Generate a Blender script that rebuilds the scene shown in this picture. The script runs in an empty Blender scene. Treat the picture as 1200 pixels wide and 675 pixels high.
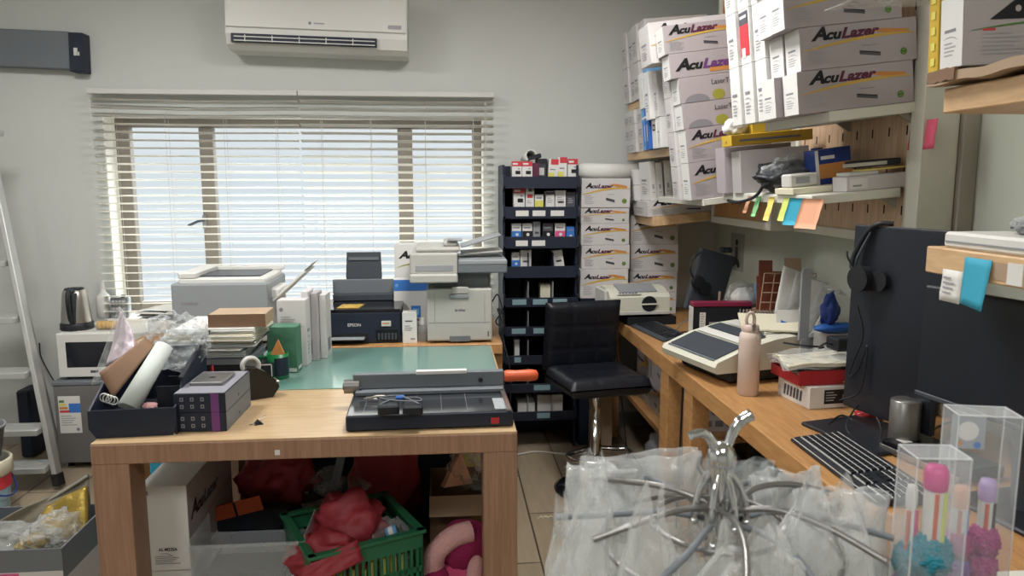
import bpy, bmesh, math, random
from mathutils import Vector, Matrix, noise
R = math.radians
PI = math.pi
SC = bpy.context.scene
COL = SC.collection
rnd = random.Random(7)

# ------------------------------------------------------------------ camera
F_PX, H = 880.0, 1.5
PITCH = math.atan(.1392)
YAW = math.atan(80 * math.cos(PITCH) / F_PX)
cam = bpy.data.cameras.new('camera'); camo = bpy.data.objects.new('camera', cam); COL.objects.link(camo)
cam.sensor_width = 36; cam.lens = F_PX / 1200 * 36; cam.clip_start = .02
camo.location = (0, 0, H); camo.rotation_euler = (PI / 2 - PITCH, 0, -YAW)
cam.dof.use_dof = True; cam.dof.focus_distance = 3.0; cam.dof.aperture_fstop = 7.0
SC.camera = camo
_R = Vector((math.cos(YAW), -math.sin(YAW), 0))
_F = Vector((math.sin(YAW) * math.cos(PITCH), math.cos(YAW) * math.cos(PITCH), -math.sin(PITCH)))
_U = Vector((math.sin(YAW) * math.sin(PITCH), math.cos(YAW) * math.sin(PITCH), math.cos(PITCH)))
def at(px, py, Y=None, X=None, Z=None):
    """world point seen at a measured photo position, on a known wall, shelf or table plane"""
    d = _F + _R * ((px - 600) / F_PX) + _U * ((337.5 - py) / F_PX)
    o = Vector((0, 0, H))
    t = (Y / d.y) if Y is not None else (X / d.x) if X is not None else ((Z - H) / d.z)
    return o + d * t

# ------------------------------------------------------------------ materials
M = {}
def lin(c):
    if isinstance(c, str):
        c = [int(c[i:i + 2], 16) / 255 for i in (0, 2, 4)]
    return tuple((x / 12.92 if x <= .04045 else ((x + .055) / 1.055) ** 2.4) for x in c) + (1,)
def nt(name):
    m = bpy.data.materials.new(name); m.use_nodes = True
    m.node_tree.nodes.clear(); M[name] = m
    return m.node_tree, m.node_tree.nodes, m.node_tree.links
def mat(name, col, rough=.6, metal=0., spec=.4, coat=0., var=0., vscale=6., bump=0., bscale=60., emit=None):
    t, n, l = nt(name)
    o = n.new('ShaderNodeOutputMaterial'); b = n.new('ShaderNodeBsdfPrincipled')
    l.new(b.outputs[0], o.inputs[0])
    c = lin(col)
    b.inputs['Base Color'].default_value = c; b.inputs['Roughness'].default_value = rough
    b.inputs['Metallic'].default_value = metal; b.inputs['Specular IOR Level'].default_value = spec
    b.inputs['Coat Weight'].default_value = coat; b.inputs['Coat Roughness'].default_value = .12; b.inputs['Coat IOR'].default_value = 1.7
    if emit:
        b.inputs['Emission Color'].default_value = c; b.inputs['Emission Strength'].default_value = emit
    if var or bump:
        tc = n.new('ShaderNodeTexCoord')
        if var:
            nz = n.new('ShaderNodeTexNoise'); nz.inputs['Scale'].default_value = vscale; nz.inputs['Detail'].default_value = 4
            mx = n.new('ShaderNodeMix'); mx.data_type = 'RGBA'
            mx.inputs[6].default_value = tuple(x * (1 - var) for x in c[:3]) + (1,)
            mx.inputs[7].default_value = tuple(min(1, x * (1 + var)) for x in c[:3]) + (1,)
            l.new(tc.outputs['Object'], nz.inputs['Vector']); l.new(nz.outputs[0], mx.inputs[0]); l.new(mx.outputs[2], b.inputs['Base Color'])
        if bump:
            nb = n.new('ShaderNodeTexNoise'); nb.inputs['Scale'].default_value = bscale; nb.inputs['Detail'].default_value = 3
            bp = n.new('ShaderNodeBump'); bp.inputs['Strength'].default_value = bump; bp.inputs['Distance'].default_value = .01
            l.new(tc.outputs['Object'], nb.inputs['Vector']); l.new(nb.outputs[0], bp.inputs['Height']); l.new(bp.outputs[0], b.inputs['Normal'])
    return M[name]
def wood(name, c1, c2, scale=(1, 12, 12), rough=.4):
    t, n, l = nt(name)
    o = n.new('ShaderNodeOutputMaterial'); b = n.new('ShaderNodeBsdfPrincipled'); l.new(b.outputs[0], o.inputs[0])
    tc = n.new('ShaderNodeTexCoord'); mp = n.new('ShaderNodeMapping'); mp.inputs['Scale'].default_value = scale
    nz = n.new('ShaderNodeTexNoise'); nz.inputs['Scale'].default_value = 6; nz.inputs['Detail'].default_value = 6; nz.inputs['Distortion'].default_value = .6
    cr = n.new('ShaderNodeValToRGB'); cr.color_ramp.elements[0].position = .3; cr.color_ramp.elements[1].position = .7
    b.inputs['Coat Weight'].default_value = .25 if 'top' in name else 0.; b.inputs['Coat Roughness'].default_value = .2
    cr.color_ramp.elements[0].color = lin(c1); cr.color_ramp.elements[1].color = lin(c2)
    l.new(tc.outputs['Object'], mp.inputs[0]); l.new(mp.outputs[0], nz.inputs['Vector']); l.new(nz.outputs[0], cr.inputs[0]); l.new(cr.outputs[0], b.inputs['Base Color'])
    b.inputs['Roughness'].default_value = rough
def film(name, col, alpha=.25, rough=.12, grain=0., gs=20., edge=.4):
    """clear plastic: mostly see-through, a thin glossy whitish body"""
    t, n, l = nt(name)
    o = n.new('ShaderNodeOutputMaterial'); b = n.new('ShaderNodeBsdfPrincipled'); tr = n.new('ShaderNodeBsdfTransparent'); mx = n.new('ShaderNodeMixShader')
    b.inputs['Base Color'].default_value = lin(col); b.inputs['Roughness'].default_value = rough; b.inputs['Specular IOR Level'].default_value = .8
    lw = n.new('ShaderNodeLayerWeight'); lw.inputs[0].default_value = .35
    ma = n.new('ShaderNodeMath'); ma.operation = 'MULTIPLY_ADD'; ma.inputs[1].default_value = edge; ma.inputs[2].default_value = alpha; ma.use_clamp = True
    l.new(lw.outputs['Facing'], ma.inputs[0])
    fac = ma.outputs[0]
    if grain:
        tc = n.new('ShaderNodeTexCoord'); nz = n.new('ShaderNodeTexNoise'); nz.inputs['Scale'].default_value = gs; nz.inputs['Detail'].default_value = 5; nz.inputs['Distortion'].default_value = 1.5
        l.new(tc.outputs['Object'], nz.inputs['Vector'])
        m2 = n.new('ShaderNodeMath'); m2.operation = 'MULTIPLY_ADD'; m2.inputs[1].default_value = grain; m2.inputs[2].default_value = -grain * .5
        l.new(nz.outputs[0], m2.inputs[0])
        m3 = n.new('ShaderNodeMath'); m3.operation = 'ADD'; m3.use_clamp = True
        l.new(fac, m3.inputs[0]); l.new(m2.outputs[0], m3.inputs[1]); fac = m3.outputs[0]
        nb = n.new('ShaderNodeTexNoise'); nb.inputs['Scale'].default_value = gs * .9; nb.inputs['Detail'].default_value = 1.5; nb.inputs['Distortion'].default_value = 1.5
        bp = n.new('ShaderNodeBump'); bp.inputs['Strength'].default_value = .7; bp.inputs['Distance'].default_value = .02
        l.new(tc.outputs['Object'], nb.inputs['Vector']); l.new(nb.outputs[0], bp.inputs['Height']); l.new(bp.outputs[0], b.inputs['Normal'])
    l.new(fac, mx.inputs[0]); l.new(tr.outputs[0], mx.inputs[1]); l.new(b.outputs[0], mx.inputs[2]); l.new(mx.outputs[0], o.inputs[0])

mat('wall_paint', 'c6c9c6', .85, var=.03, vscale=2.)
mat('wall_side_paint', 'c2c8bd', .85, var=.03, vscale=2.)
mat('ceiling_paint', 'd8d8d4', .9)
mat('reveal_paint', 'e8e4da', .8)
mat('frame_bronze', '7c756c', .5, var=.08)
mat('blind_white', 'c9c9c6', .5)
mat('cord_white', 'c8c8c4', .7)
mat('white_plastic', 'd6d6d2', .45)
mat('cream_plastic', 'd3d3c4', .4)
mat('off_white', 'c4c4c0', .55)
mat('grey_plastic', '8f9498', .5)
mat('mid_grey', '6c7278', .5)
mat('dark_grey', '3d434b', .5)
mat('black_plastic', '1d2128', .45)
mat('black_matte', '14171c', .7)
mat('black_gloss', '15171c', .12)
mat('screen_black', '21252d', .33)
mat('screen_matte', '26292f', .42)
mat('navy_black', '1c2435', .5)
mat('navy', '223a7c', .5)
mat('blue', '2b62b4', .5)
mat('sky_blue', '6aa3d6', .55)
mat('cyan_note', '39a0bd', .7)
mat('pink_note', 'e0607f', .7)
mat('yellow_note', 'ecd877', .7)
mat('lime_note', 'cfdc74', .7)
mat('salmon_note', 'e3a98a', .7)
mat('green_note', '86c58a', .7)
mat('carton_white', 'c9c6c6', .65, var=.03)
mat('carton_grey', 'aca7a8', .65, var=.04)
mat('carton_mauve', 'aaa2a6', .65, var=.04)
mat('carton_bright', 'd9d9d7', .6)
mat('kraft', 'a8927a', .75, var=.08, vscale=10)
mat('kraft_dark', '7d624d', .75, var=.08, vscale=10)
mat('paper_roll_grey', 'c3cbc7', .7)
mat('mfp_grey', 'b2b1ac', .5)
mat('cutter_top', '2a2d33', .18, coat=1.)
mat('box_lilac', '86868f', .55)
mat('label_teal', '8aa9b3', .6)
mat('foil_dull', '77705f', .5, var=.4, vscale=9, bump=.5, bscale=20)
mat('paper', 'd8d8d4', .75, var=.04)
mat('paper_cream', 'd3ceb8', .75, var=.05)
mat('paper_grey', '9fa5ab', .75, var=.05)
mat('ink_black', '15151a', .6)
mat('ink_grey', '85838a', .7)
mat('ink_lightgrey', 'a09ea2', .7)
mat('ink_maroon', '5a2440', .6)
mat('ink_gold', 'c8a650', .6)
mat('ink_orange', 'c5874a', .6)
mat('ink_green', '4d7a3c', .6)
mat('ink_olive', '9c9a3c', .6)
mat('ink_red', 'c53a45', .6)
mat('ink_pink', 'd6578c', .6)
mat('ink_blue', '3a76c4', .6)
mat('ink_purple', '6d3d78', .5)
mat('ink_mauve', 'b48d9b', .6)
mat('ink_darkgrey', '52525a', .6)
mat('ink_yellow', 'd9d266', .6)
mat('yellow_card', 'c9a936', .6)
mat('yellow_dark', '9a7a20', .6)
mat('green_card', '4b7a62', .55, var=.1)
mat('green_mug', '1d7a45', .35)
mat('green_basket', '2a6b4b', .4)
mat('mat_green', '6d958c', .3, coat=.8, var=.04, vscale=3)
mat('steel', 'b9b5ae', .28, metal=.9)
mat('steel_dark', '8b8a88', .35, metal=.8)
mat('chrome', 'd6d8da', .12, metal=1.)
mat('alu', 'c3c5c3', .4, metal=.55)
mat('fridge_grey', '7d7b7b', .4, metal=.3)
mat('oven_glass', '23262d', .12)
mat('leather_black', '171a22', .34, bump=.15, bscale=200)
mat('rubber', '1a1a1c', .8)
mat('orange_plastic', 'd2603a', .4)
mat('orange_card', 'c55a35', .6)
mat('red_plastic', 'a82c33', .4)
mat('red_bag', '94303a', .55, var=.2, vscale=14)
mat('maroon', '7c2440', .5)
mat('plush_pink', 'c04a72', .95, bump=.5, bscale=150)
mat('plush_light', 'd8a7a6', .95, bump=.5, bscale=150)
mat('plush_dark', '8c1f4f', .95, bump=.5, bscale=150)
mat('bottle_pink', 'd0bfb5', .45)
mat('bottle_lid', 'c4b0a5', .4)
mat('gold_foil', '9c853e', .35, metal=.5, var=.5, vscale=8, bump=.6, bscale=20)
mat('teal_fur', '2b8fa3', .95, bump=.8, bscale=250)
mat('purple_fur', '8a5aa8', .95, bump=.8, bscale=250)
mat('magenta_fur', 'b83a86', .95, bump=.8, bscale=250)
mat('pen_pink', 'd0408c', .4)
mat('lilac', 'b49ccb', .5)
mat('cookie', 'd1ab62', .7, var=.25, vscale=40)
mat('peg_dark', '2a1c12', .9)
mat('bucket_grey', '6a6a70', .5)
mat('pail_blue', '9cc0d4', .45)
mat('wicker', '7b5138', .8, bump=.8, bscale=120)
mat('photo_brown', '6d3a2c', .4, var=.5, vscale=30)
mat('picture_grey', '9aa29c', .6, var=.15, vscale=8)
mat('fill_lamp_emit', 'fff6e6', .5, emit=1.0)
wood('table_wood_shaded', '8b6a54', 'a2806a', (14, 1.2, .8), .42)
wood('table_top_wood_lit', 'b0946f', 'c6ab86', (1.2, 10, 10), .3)  # top paler than front and legs: window light put into the wood colour
wood('desk_wood', 'a87a4c', 'c0935f', (12, 1.2, 8), .4)
wood('shelf_wood', 'c4a078', 'd8b88e', (10, 1.4, 10), .45)
wood('panel_wood', 'b07c4a', 'c8965e', (8, 8, 1.), .4)
wood('panel_wood_light', 'bd9c7d', 'd6bb9f', (8, 14, 1.), .35)
mat('laminate_white', 'd3d3c9', .5)
mat('laminate_grey', 'a39f95', .5)
film('clear_film', 'dfe6e8', .05, .1, .3, 18, .45)
film('cloudy_film', 'd4d8d8', .14, .18, .35, 16, .42)
film('bag_film', 'e0e4e4', .20, .10, .45, 10, .5)
film('clear_acrylic', 'dfe5e8', .07, .06, 0, 20, .25)
film('acrylic_edge', 'e4e8ea', .4, .1, 0, 20, .3)
film('milky_acrylic', 'd5dde0', .16, .15)
film('pinkish_bag', 'e2d3de', .8, .35, .2, 9)
t, n, l = nt('window_glass')
o = n.new('ShaderNodeOutputMaterial'); d1 = n.new('ShaderNodeBsdfTransparent'); d2 = n.new('ShaderNodeBsdfGlossy'); mx = n.new('ShaderNodeMixShader'); mx.inputs[0].default_value = .06
d1.inputs[0].default_value = (.96, .98, .98, 1); d2.inputs['Roughness'].default_value = .02; l.new(d1.outputs[0], mx.inputs[1]); l.new(d2.outputs[0], mx.inputs[2]); l.new(mx.outputs[0], o.inputs[0])
# blind slats let daylight through
t, n, l = nt('blind_slat')
o = n.new('ShaderNodeOutputMaterial'); d1 = n.new('ShaderNodeBsdfPrincipled'); d2 = n.new('ShaderNodeBsdfTranslucent'); mx = n.new('ShaderNodeMixShader')
d1.inputs['Base Color'].default_value = lin('e6e4de'); d1.inputs['Roughness'].default_value = .5; d2.inputs[0].default_value = lin('efeadf'); mx.inputs[0].default_value = .35
l.new(d1.outputs[0], mx.inputs[1]); l.new(d2.outputs[0], mx.inputs[2]); l.new(mx.outputs[0], o.inputs[0])

# floor: wood-look tiles
t, n, l = nt('floor_tile')
o = n.new('ShaderNodeOutputMaterial'); b = n.new('ShaderNodeBsdfPrincipled'); l.new(b.outputs[0], o.inputs[0])
tc = n.new('ShaderNodeTexCoord'); mp = n.new('ShaderNodeMapping'); mp.inputs['Rotation'].default_value = (0, 0, R(90)); mp.inputs['Location'].default_value = (.1, .07, 0)
bk = n.new('ShaderNodeTexBrick'); bk.inputs['Scale'].default_value = 1.0
bk.inputs['Brick Width'].default_value = .9; bk.inputs['Row Height'].default_value = .22; bk.inputs['Mortar Size'].default_value = .004
bk.inputs['Color1'].default_value = lin('b0a088'); bk.inputs['Color2'].default_value = lin('a2937b'); bk.inputs['Mortar'].default_value = lin('4e463c')
nz = n.new('ShaderNodeTexNoise'); nz.inputs['Scale'].default_value = 5; nz.inputs['Detail'].default_value = 6
mx = n.new('ShaderNodeMix'); mx.data_type = 'RGBA'; mx.blend_type = 'MULTIPLY'; mx.inputs[0].default_value = .35
mp2 = n.new('ShaderNodeMapping'); mp2.inputs['Scale'].default_value = (8, 1, 1)
l.new(tc.outputs['Object'], mp.inputs[0]); l.new(mp.outputs[0], bk.inputs['Vector']); l.new(tc.outputs['Object'], mp2.inputs[0]); l.new(mp2.outputs[0], nz.inputs['Vector'])
l.new(bk.outputs[0], mx.inputs[6]); l.new(nz.outputs[0], mx.inputs[7]); l.new(mx.outputs[2], b.inputs['Base Color']); b.inputs['Roughness'].default_value = .38

# ------------------------------------------------------------------ mesh builder
_txt = {}
def text_mesh(s, bold=0., shear=0.):
    k = (s, bold, shear)
    if k not in _txt:
        cu = bpy.data.curves.new('t', 'FONT'); cu.body = s; cu.size = 1; cu.offset = bold; cu.shear = shear; cu.resolution_u = 3
        ob = bpy.data.objects.new('t', cu); COL.objects.link(ob)
        bpy.context.view_layer.update()
        me = ob.to_mesh()
        vs = [v.co.copy() for v in me.vertices]; fs = [tuple(p.vertices) for p in me.polygons]
        ob.to_mesh_clear(); bpy.data.objects.remove(ob); bpy.data.curves.remove(cu)
        xs = [v.x for v in vs]; ys = [v.y for v in vs]
        x0, y0 = min(xs), min(0, min(ys)) if False else min(ys)
        _txt[k] = ([Vector((v.x - x0, v.y - y0, 0)) for v in vs], fs, max(xs) - x0, max(ys) - y0)
    return _txt[k]

class MB:
    def __init__(s): s.v, s.f, s.m, s.sm, s.ml = [], [], [], [], []
    def mi(s, m):
        if m not in s.ml: s.ml.append(m)
        return s.ml.index(m)
    def add(s, vs, fs, m, T=None, smooth=False):
        o = len(s.v); s.v += [(T @ Vector(v) if T else Vector(v)) for v in vs]
        k = s.mi(m)
        for f in fs: s.f.append(tuple(i + o for i in f)); s.m.append(k); s.sm.append(smooth)
        return s
    def addbm(s, bm, m, T=None, smooth=False):
        bm.verts.index_update()
        s.add([v.co.copy() for v in bm.verts], [tuple(v.index for v in f.verts) for f in bm.faces], m, T, smooth); bm.free()
        return s
    def box(s, a, b, m, bev=0., T=None, seg=1, taper=None, smooth=False):
        bm = bmesh.new(); bmesh.ops.create_cube(bm, size=1)
        for v in bm.verts:
            v.co = Vector([(a[i] + b[i]) / 2 + v.co[i] * (b[i] - a[i]) for i in range(3)])
            if taper and v.co.z > (a[2] + b[2]) / 2:
                v.co.x = (a[0] + b[0]) / 2 + (v.co.x - (a[0] + b[0]) / 2) * taper[0]; v.co.y = (a[1] + b[1]) / 2 + (v.co.y - (a[1] + b[1]) / 2) * taper[1]
        if bev: bmesh.ops.bevel(bm, geom=bm.edges[:], offset=bev, segments=seg, affect='EDGES', profile=.5)
        return s.addbm(bm, m, T, smooth)
    def cyl(s, p0, p1, r0, r1, m, n=20, caps=True, T=None, smooth=True):
        p0, p1 = Vector(p0), Vector(p1); q = (p1 - p0).to_track_quat('Z', 'Y')
        vs = []
        for p, r in ((p0, r0), (p1, r1)):
            for i in range(n): vs.append(p + q @ Vector((math.cos(2 * PI * i / n) * r, math.sin(2 * PI * i / n) * r, 0)))
        s.add(vs, [(i, (i + 1) % n, n + (i + 1) % n, n + i) for i in range(n)], m, T, smooth)
        if caps: s.add(vs, [tuple(reversed(range(n))), tuple(range(n, 2 * n))], m, T, False)
        return s
    def tube(s, pts, r, m, n=8, closed=False, T=None):
        pts = [Vector(p) for p in pts]; k = len(pts); rs = r if isinstance(r, (list, tuple)) else [r] * k
        vs, fs = [], []; up = Vector((.13, .27, 1)).normalized()
        for i, p in enumerate(pts):
            a = pts[(i - 1) % k] if (closed or i > 0) else p; b = pts[(i + 1) % k] if (closed or i < k - 1) else p
            d = (b - a).normalized(); x = d.cross(up)
            if x.length < 1e-3: x = d.cross(Vector((1, 0, 0)))
            x.normalize(); y = x.cross(d).normalized(); up = y
            for j in range(n): vs.append(p + (x * math.cos(2 * PI * j / n) + y * math.sin(2 * PI * j / n)) * rs[i])
        for i in range(k if closed else k - 1):
            for j in range(n):
                fs.append((i * n + j, i * n + (j + 1) % n, ((i + 1) % k) * n + (j + 1) % n, ((i + 1) % k) * n + j))
        s.add(vs, fs, m, T, True)
        if not closed: s.add(vs, [tuple(reversed(range(n))), tuple(range((k - 1) * n, k * n))], m, T, False)
        return s
    def lathe(s, prof, m, n=28, T=None, smooth=True):
        vs, fs = [], []
        for r, z in prof:
            for i in range(n): vs.append((r * math.cos(2 * PI * i / n), r * math.sin(2 * PI * i / n), z))
        for k in range(len(prof) - 1):
            for i in range(n): fs.append((k * n + i, k * n + (i + 1) % n, (k + 1) * n + (i + 1) % n, (k + 1) * n + i))
        fs2 = []
        if prof[0][0] > 1e-5: fs2.append(tuple(reversed(range(n))))
        if prof[-1][0] > 1e-5: fs2.append(tuple(range((len(prof) - 1) * n, len(prof) * n)))
        s.add(vs, fs, m, T, smooth); s.add(vs, fs2, m, T, False)
        return s
    def prism(s, poly, d, m, T=None):
        """polygon in local xy, extruded 0..d along local z"""
        k = len(poly); vs = [(x, y, 0) for x, y in poly] + [(x, y, d) for x, y in poly]
        return s.add(vs, [tuple(reversed(range(k))), tuple(range(k, 2 * k))] + [(i, (i + 1) % k, k + (i + 1) % k, k + i) for i in range(k)], m, T)
    def poly(s, pts, m, T=None): return s.add(pts, [tuple(range(len(pts)))], m, T)
    def rect(s, u0, v0, u1, v1, m, T): return s.add([(u0, v0, 0), (u1, v0, 0), (u1, v1, 0), (u0, v1, 0)], [(0, 1, 2, 3)], m, T)
    def disc(s, u, v, r, m, T, n=20, ry=None):
        return s.add([(u + r * math.cos(2 * PI * i / n), v + (ry or r) * math.sin(2 * PI * i / n), 0) for i in range(n)], [tuple(range(n))], m, T)
    def text(s, t, u, v, h, m, T, width=None, bold=.0, shear=0., skew=0.):
        vs, fs, w, hh = text_mesh(t, bold, shear); k = h / hh; kx = (width / w) if width else k
        s.add([(u + q.x * kx, v + q.y * k + skew * q.x * kx, 0) for q in vs], fs, m, T); return s
    def grid(s, fn, nu, nv, m, T=None, smooth=True, closed_u=False):
        vs = [fn(i / (nu if closed_u else nu - 1), j / (nv - 1)) for j in range(nv) for i in range(nu)]; fs = []
        for j in range(nv - 1):
            for i in range(nu if closed_u else nu - 1):
                a, b = j * nu + i, j * nu + (i + 1) % nu; fs.append((a, b, b + nu, a + nu))
        return s.add(vs, fs, m, T, smooth)
    def blob(s, c, r, m, seed=0, amp=.25, freq=2.5, sub=3, T=None, smooth=True, flat=None):
        bm = bmesh.new(); bmesh.ops.create_icosphere(bm, subdivisions=sub, radius=1); o = Vector((seed * 3.7, seed * 1.3, seed * 7.1))
        for v in bm.verts:
            k = 1 + amp * noise.noise(v.co * freq + o) + amp * .5 * noise.noise(v.co * freq * 2.7 + o)
            p = v.co * k
            v.co = Vector((c[0] + p.x * r[0], c[1] + p.y * r[1], c[2] + p.z * r[2]))
            if flat is not None and v.co.z < flat: v.co.z = flat + (v.co.z - flat) * .02
        return s.addbm(bm, m, T, smooth)
    def sheet(s, p00, p10, p11, p01, m, th=.0006, amp=0., freq=6., n=12, seed=0, T=None, smooth=True):
        """thin, slightly curled sheet with thickness"""
        p = [Vector(q) for q in (p00, p10, p11, p01)]; nrm = (p[1] - p[0]).cross(p[3] - p[0]).normalized(); o = Vector((seed * 5.1, seed, 2))
        def fn(off):
            def g(u, v):
                q = (p[0] * (1 - u) + p[1] * u) * (1 - v) + (p[3] * (1 - u) + p[2] * u) * v
                return q + nrm * (amp * noise.noise(Vector((u * freq, v * freq, 0)) + o) + off)
            return g
        s.grid(fn(th), n, n, m, T, smooth); a = len(s.v)
        s.grid(fn(0), n, n, m, T, smooth)
        base = a - n * n; k = s.mi(m)
        ring = [i for i in range(n)] + [j * n + n - 1 for j in range(1, n)] + [(n - 1) * n + i for i in range(n - 2, -1, -1)] + [j * n for j in range(n - 2, 0, -1)]
        for i in range(len(ring)):
            x, y = ring[i], ring[(i + 1) % len(ring)]
            s.f.append((base + y, base + x, a + x, a + y)); s.m.append(k); s.sm.append(False)
        return s
    def build(s, name, parent=None, loc=None, rot=None, T=None):
        me = bpy.data.meshes.new(name); me.from_pydata([tuple(v) for v in s.v], [], s.f)
        for m in s.ml: me.materials.append(M[m])
        me.polygons.foreach_set('material_index', s.m); me.polygons.foreach_set('use_smooth', s.sm); me.update()
        ob = bpy.data.objects.new(name, me); COL.objects.link(ob)
        if parent: ob.parent = parent
        if T is not None: ob.matrix_local = T
        if loc is not None: ob.location = loc
        if rot is not None: ob.rotation_euler = rot
        return ob

def tag(o, label, cat, group=None, kind=None):
    o['label'] = label; o['category'] = cat
    if group: o['group'] = group
    if kind: o['kind'] = kind
    return o
def thing(name, label, cat, loc=(0, 0, 0), rz=0., group=None, T=None):
    o = bpy.data.objects.new(name, None); COL.objects.link(o); o.empty_display_size = .05
    if T is not None: o.matrix_world = T
    else: o.location = loc; o.rotation_euler = (0, 0, rz)
    return tag(o, label, cat, group)
def struct(o): o['kind'] = 'structure'; return o
def fm(origin, u, v):
    """matrix of a flat face: local x along u, local y along v"""
    u, v = Vector(u).normalized(), Vector(v).normalized(); w = u.cross(v)
    return Matrix(((u.x, v.x, w.x, origin[0]), (u.y, v.y, w.y, origin[1]), (u.z, v.z, w.z, origin[2]), (0, 0, 0, 1)))
E2 = .0012
def faces(w, d, h):
    """decal faces of a carton standing at local 0..w, 0..d, 0..h (front is y=0)"""
    return dict(front=fm((0, -E2, 0), (1, 0, 0), (0, 0, 1)), left=fm((-E2, d, 0), (0, -1, 0), (0, 0, 1)),
                right=fm((w + E2, 0, 0), (0, 1, 0), (0, 0, 1)), top=fm((0, 0, h + E2), (1, 0, 0), (0, 1, 0)))
def TR(loc, rz=0., rx=0., ry=0.):
    return Matrix.Translation(Vector(loc)) @ Matrix.Rotation(rz, 4, 'Z') @ Matrix.Rotation(ry, 4, 'Y') @ Matrix.Rotation(rx, 4, 'X')

def tlines(mb, T, u, v, w, n, dv, m='ink_lightgrey', th=None):
    for i in range(n):
        ww = w * (.6 + .4 * ((i * 37 + 11) % 10) / 10); mb.rect(u, v - i * dv, u + ww, v - i * dv + (th or dv * .4), m, T)
def logo(mb, T, u, v, w, cA='ink_black', cB='ink_maroon'):
    """the word AcuLazer in slanted capitals, big A and L; w = width"""
    x = 0; out = []
    for t_, hh, c in (('A', 1.3, cA), ('cu', .72, cA), ('L', 1.05, cB), ('azer', .72, cB)):
        vs, fs, tw, th = text_mesh(t_, .045, .3); k = hh / th
        out.append((vs, fs, x, k, c)); x += tw * k * .93
    s = w / x
    for vs, fs, x0, k, c in out: mb.add([(u + (x0 + q.x * k) * s, v + q.y * k * s * .8, 0) for q in vs], fs, c, T)
def swoosh(mb, T, w, h, v0, v1, m='ink_gold', th=.035, u0=0., u1=1.):
    k = 14; P = []
    for i in range(k + 1):
        a = i / k; P.append((w * (u0 + (u1 - u0) * a), h * (v0 + (v1 - v0) * math.sin(a * PI * .5 + .0) - .10 * a * a), th * h * math.sin(.25 + a * 2.6) * .8))
    vs = [(x, y + t_, .0001) for x, y, t_ in P] + [(x, y - t_, .0001) for x, y, t_ in P]
    mb.add(vs, [(i, i + 1, k + 2 + i, k + 1 + i) for i in range(k)], m, T)
def d_acu(mb, T, w, h, bar=True, emblem=True, lo=.07, lw=.56, cB='ink_maroon'):
    mb.poly([(w * .56, h * .80, -.0002), (w * .70, h * .81, -.0002), (w * .93, h * .74, -.0002), (w * .93, h * .64, -.0002), (w * .75, h * .68, -.0002)], 'ink_orange', T)
    swoosh(mb, T, w, h, .44, .74, th=.045, u0=.02, u1=.99)
    logo(mb, T, w * lo, h * .66, w * lw, 'ink_black', cB)
    if bar: mb.poly([(w * .5, h * .34, .0002), (w * .68, h * .26, .0002), (w * .68, h * .17, .0002), (w * .5, h * .25, .0002)], 'ink_darkgrey', T); mb.poly([(w * .5, h * .34, .0003), (w * .68, h * .26, .0003), (w * .68, h * .235, .0003), (w * .5, h * .315, .0003)], 'ink_black', T); mb.rect(w * .52, h * .44, w * .66, h * .455, 'ink_grey', T)
    if emblem: mb.disc(w * .88, h * .22, h * .085, 'ink_green', T); mb.disc(w * .88, h * .22, h * .055, 'ink_olive', fm_off(T)); mb.rect(w * .855, h * .19, w * .905, h * .25, 'ink_green', fm_off(T, 2))
    tlines(mb, T, w * .06, h * .40, w * .2, 6, h * .055)
def fm_off(T, k=1): return T @ Matrix.Translation((0, 0, .0004 * k))
def d_laser(mb, T, w, h, left=.3):
    mb.text('LaserTonerCart', w * .42, h * .62, h * .2, 'ink_darkgrey', T, width=w * .55, bold=.01)
    mb.disc(w * .50, h * .22, h * .26, 'ink_olive', T, ry=h * .2); mb.disc(w * .78, h * .25, h * .28, 'ink_mauve', T, ry=h * .22)
    k = 12; mb.poly([(w * .22 + w * .16 * math.cos(PI * i / k), h * .02 + h * .3 * math.sin(PI * i / k), 0) for i in range(k + 1)], 'ink_grey', T)
def d_end(mb, T, w, h, m='ink_grey'):
    tlines(mb, T, w * .2, h * .34, w * .55, 4, h * .055, 'ink_lightgrey')
    mb.rect(w * .2, h * .505, w * .7, h * .55, m, T)
    swoosh(mb, T, w, h, .42, .48, 'ink_grey', .008, .18, .8)
def carton(name, label, cat, T, w, d, h, body='carton_white', front=None, left=None, right=None, top=None, group=None, bev=.0015, seam=True, endmat=None):
    mb = MB(); mb.box((0, 0, 0), (w, d, h), body, bev)
    f = faces(w, d, h)
    if seam: mb.rect(0.002, d * .495, w - .002, d * .505, 'ink_lightgrey', f['top'])
    if endmat: mb.rect(.001, .001, d - .001, h - .001, endmat, f['left'])
    if front: front(mb, f['front'], w, h)
    if left: left(mb, fm_off(f['left']), d, h)
    if right: right(mb, f['right'], d, h)
    if top: top(mb, f['top'], w, d)
    return tag(mb.build(name, T=T), label, cat, group)
def lathe_pts(r0, n=24, z=0): return [(r0 * math.cos(2 * PI * i / n), r0 * math.sin(2 * PI * i / n), z) for i in range(n)]
def arc(c, r, a0, a1, n=10, plane='xz'):
    out = []
    for i in range(n + 1):
        a = a0 + (a1 - a0) * i / n; x, y = r * math.cos(a), r * math.sin(a)
        out.append({'xz': (c[0] + x, c[1], c[2] + y), 'xy': (c[0] + x, c[1] + y, c[2]), 'yz': (c[0], c[1] + x, c[2] + y)}[plane])
    return out
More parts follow.
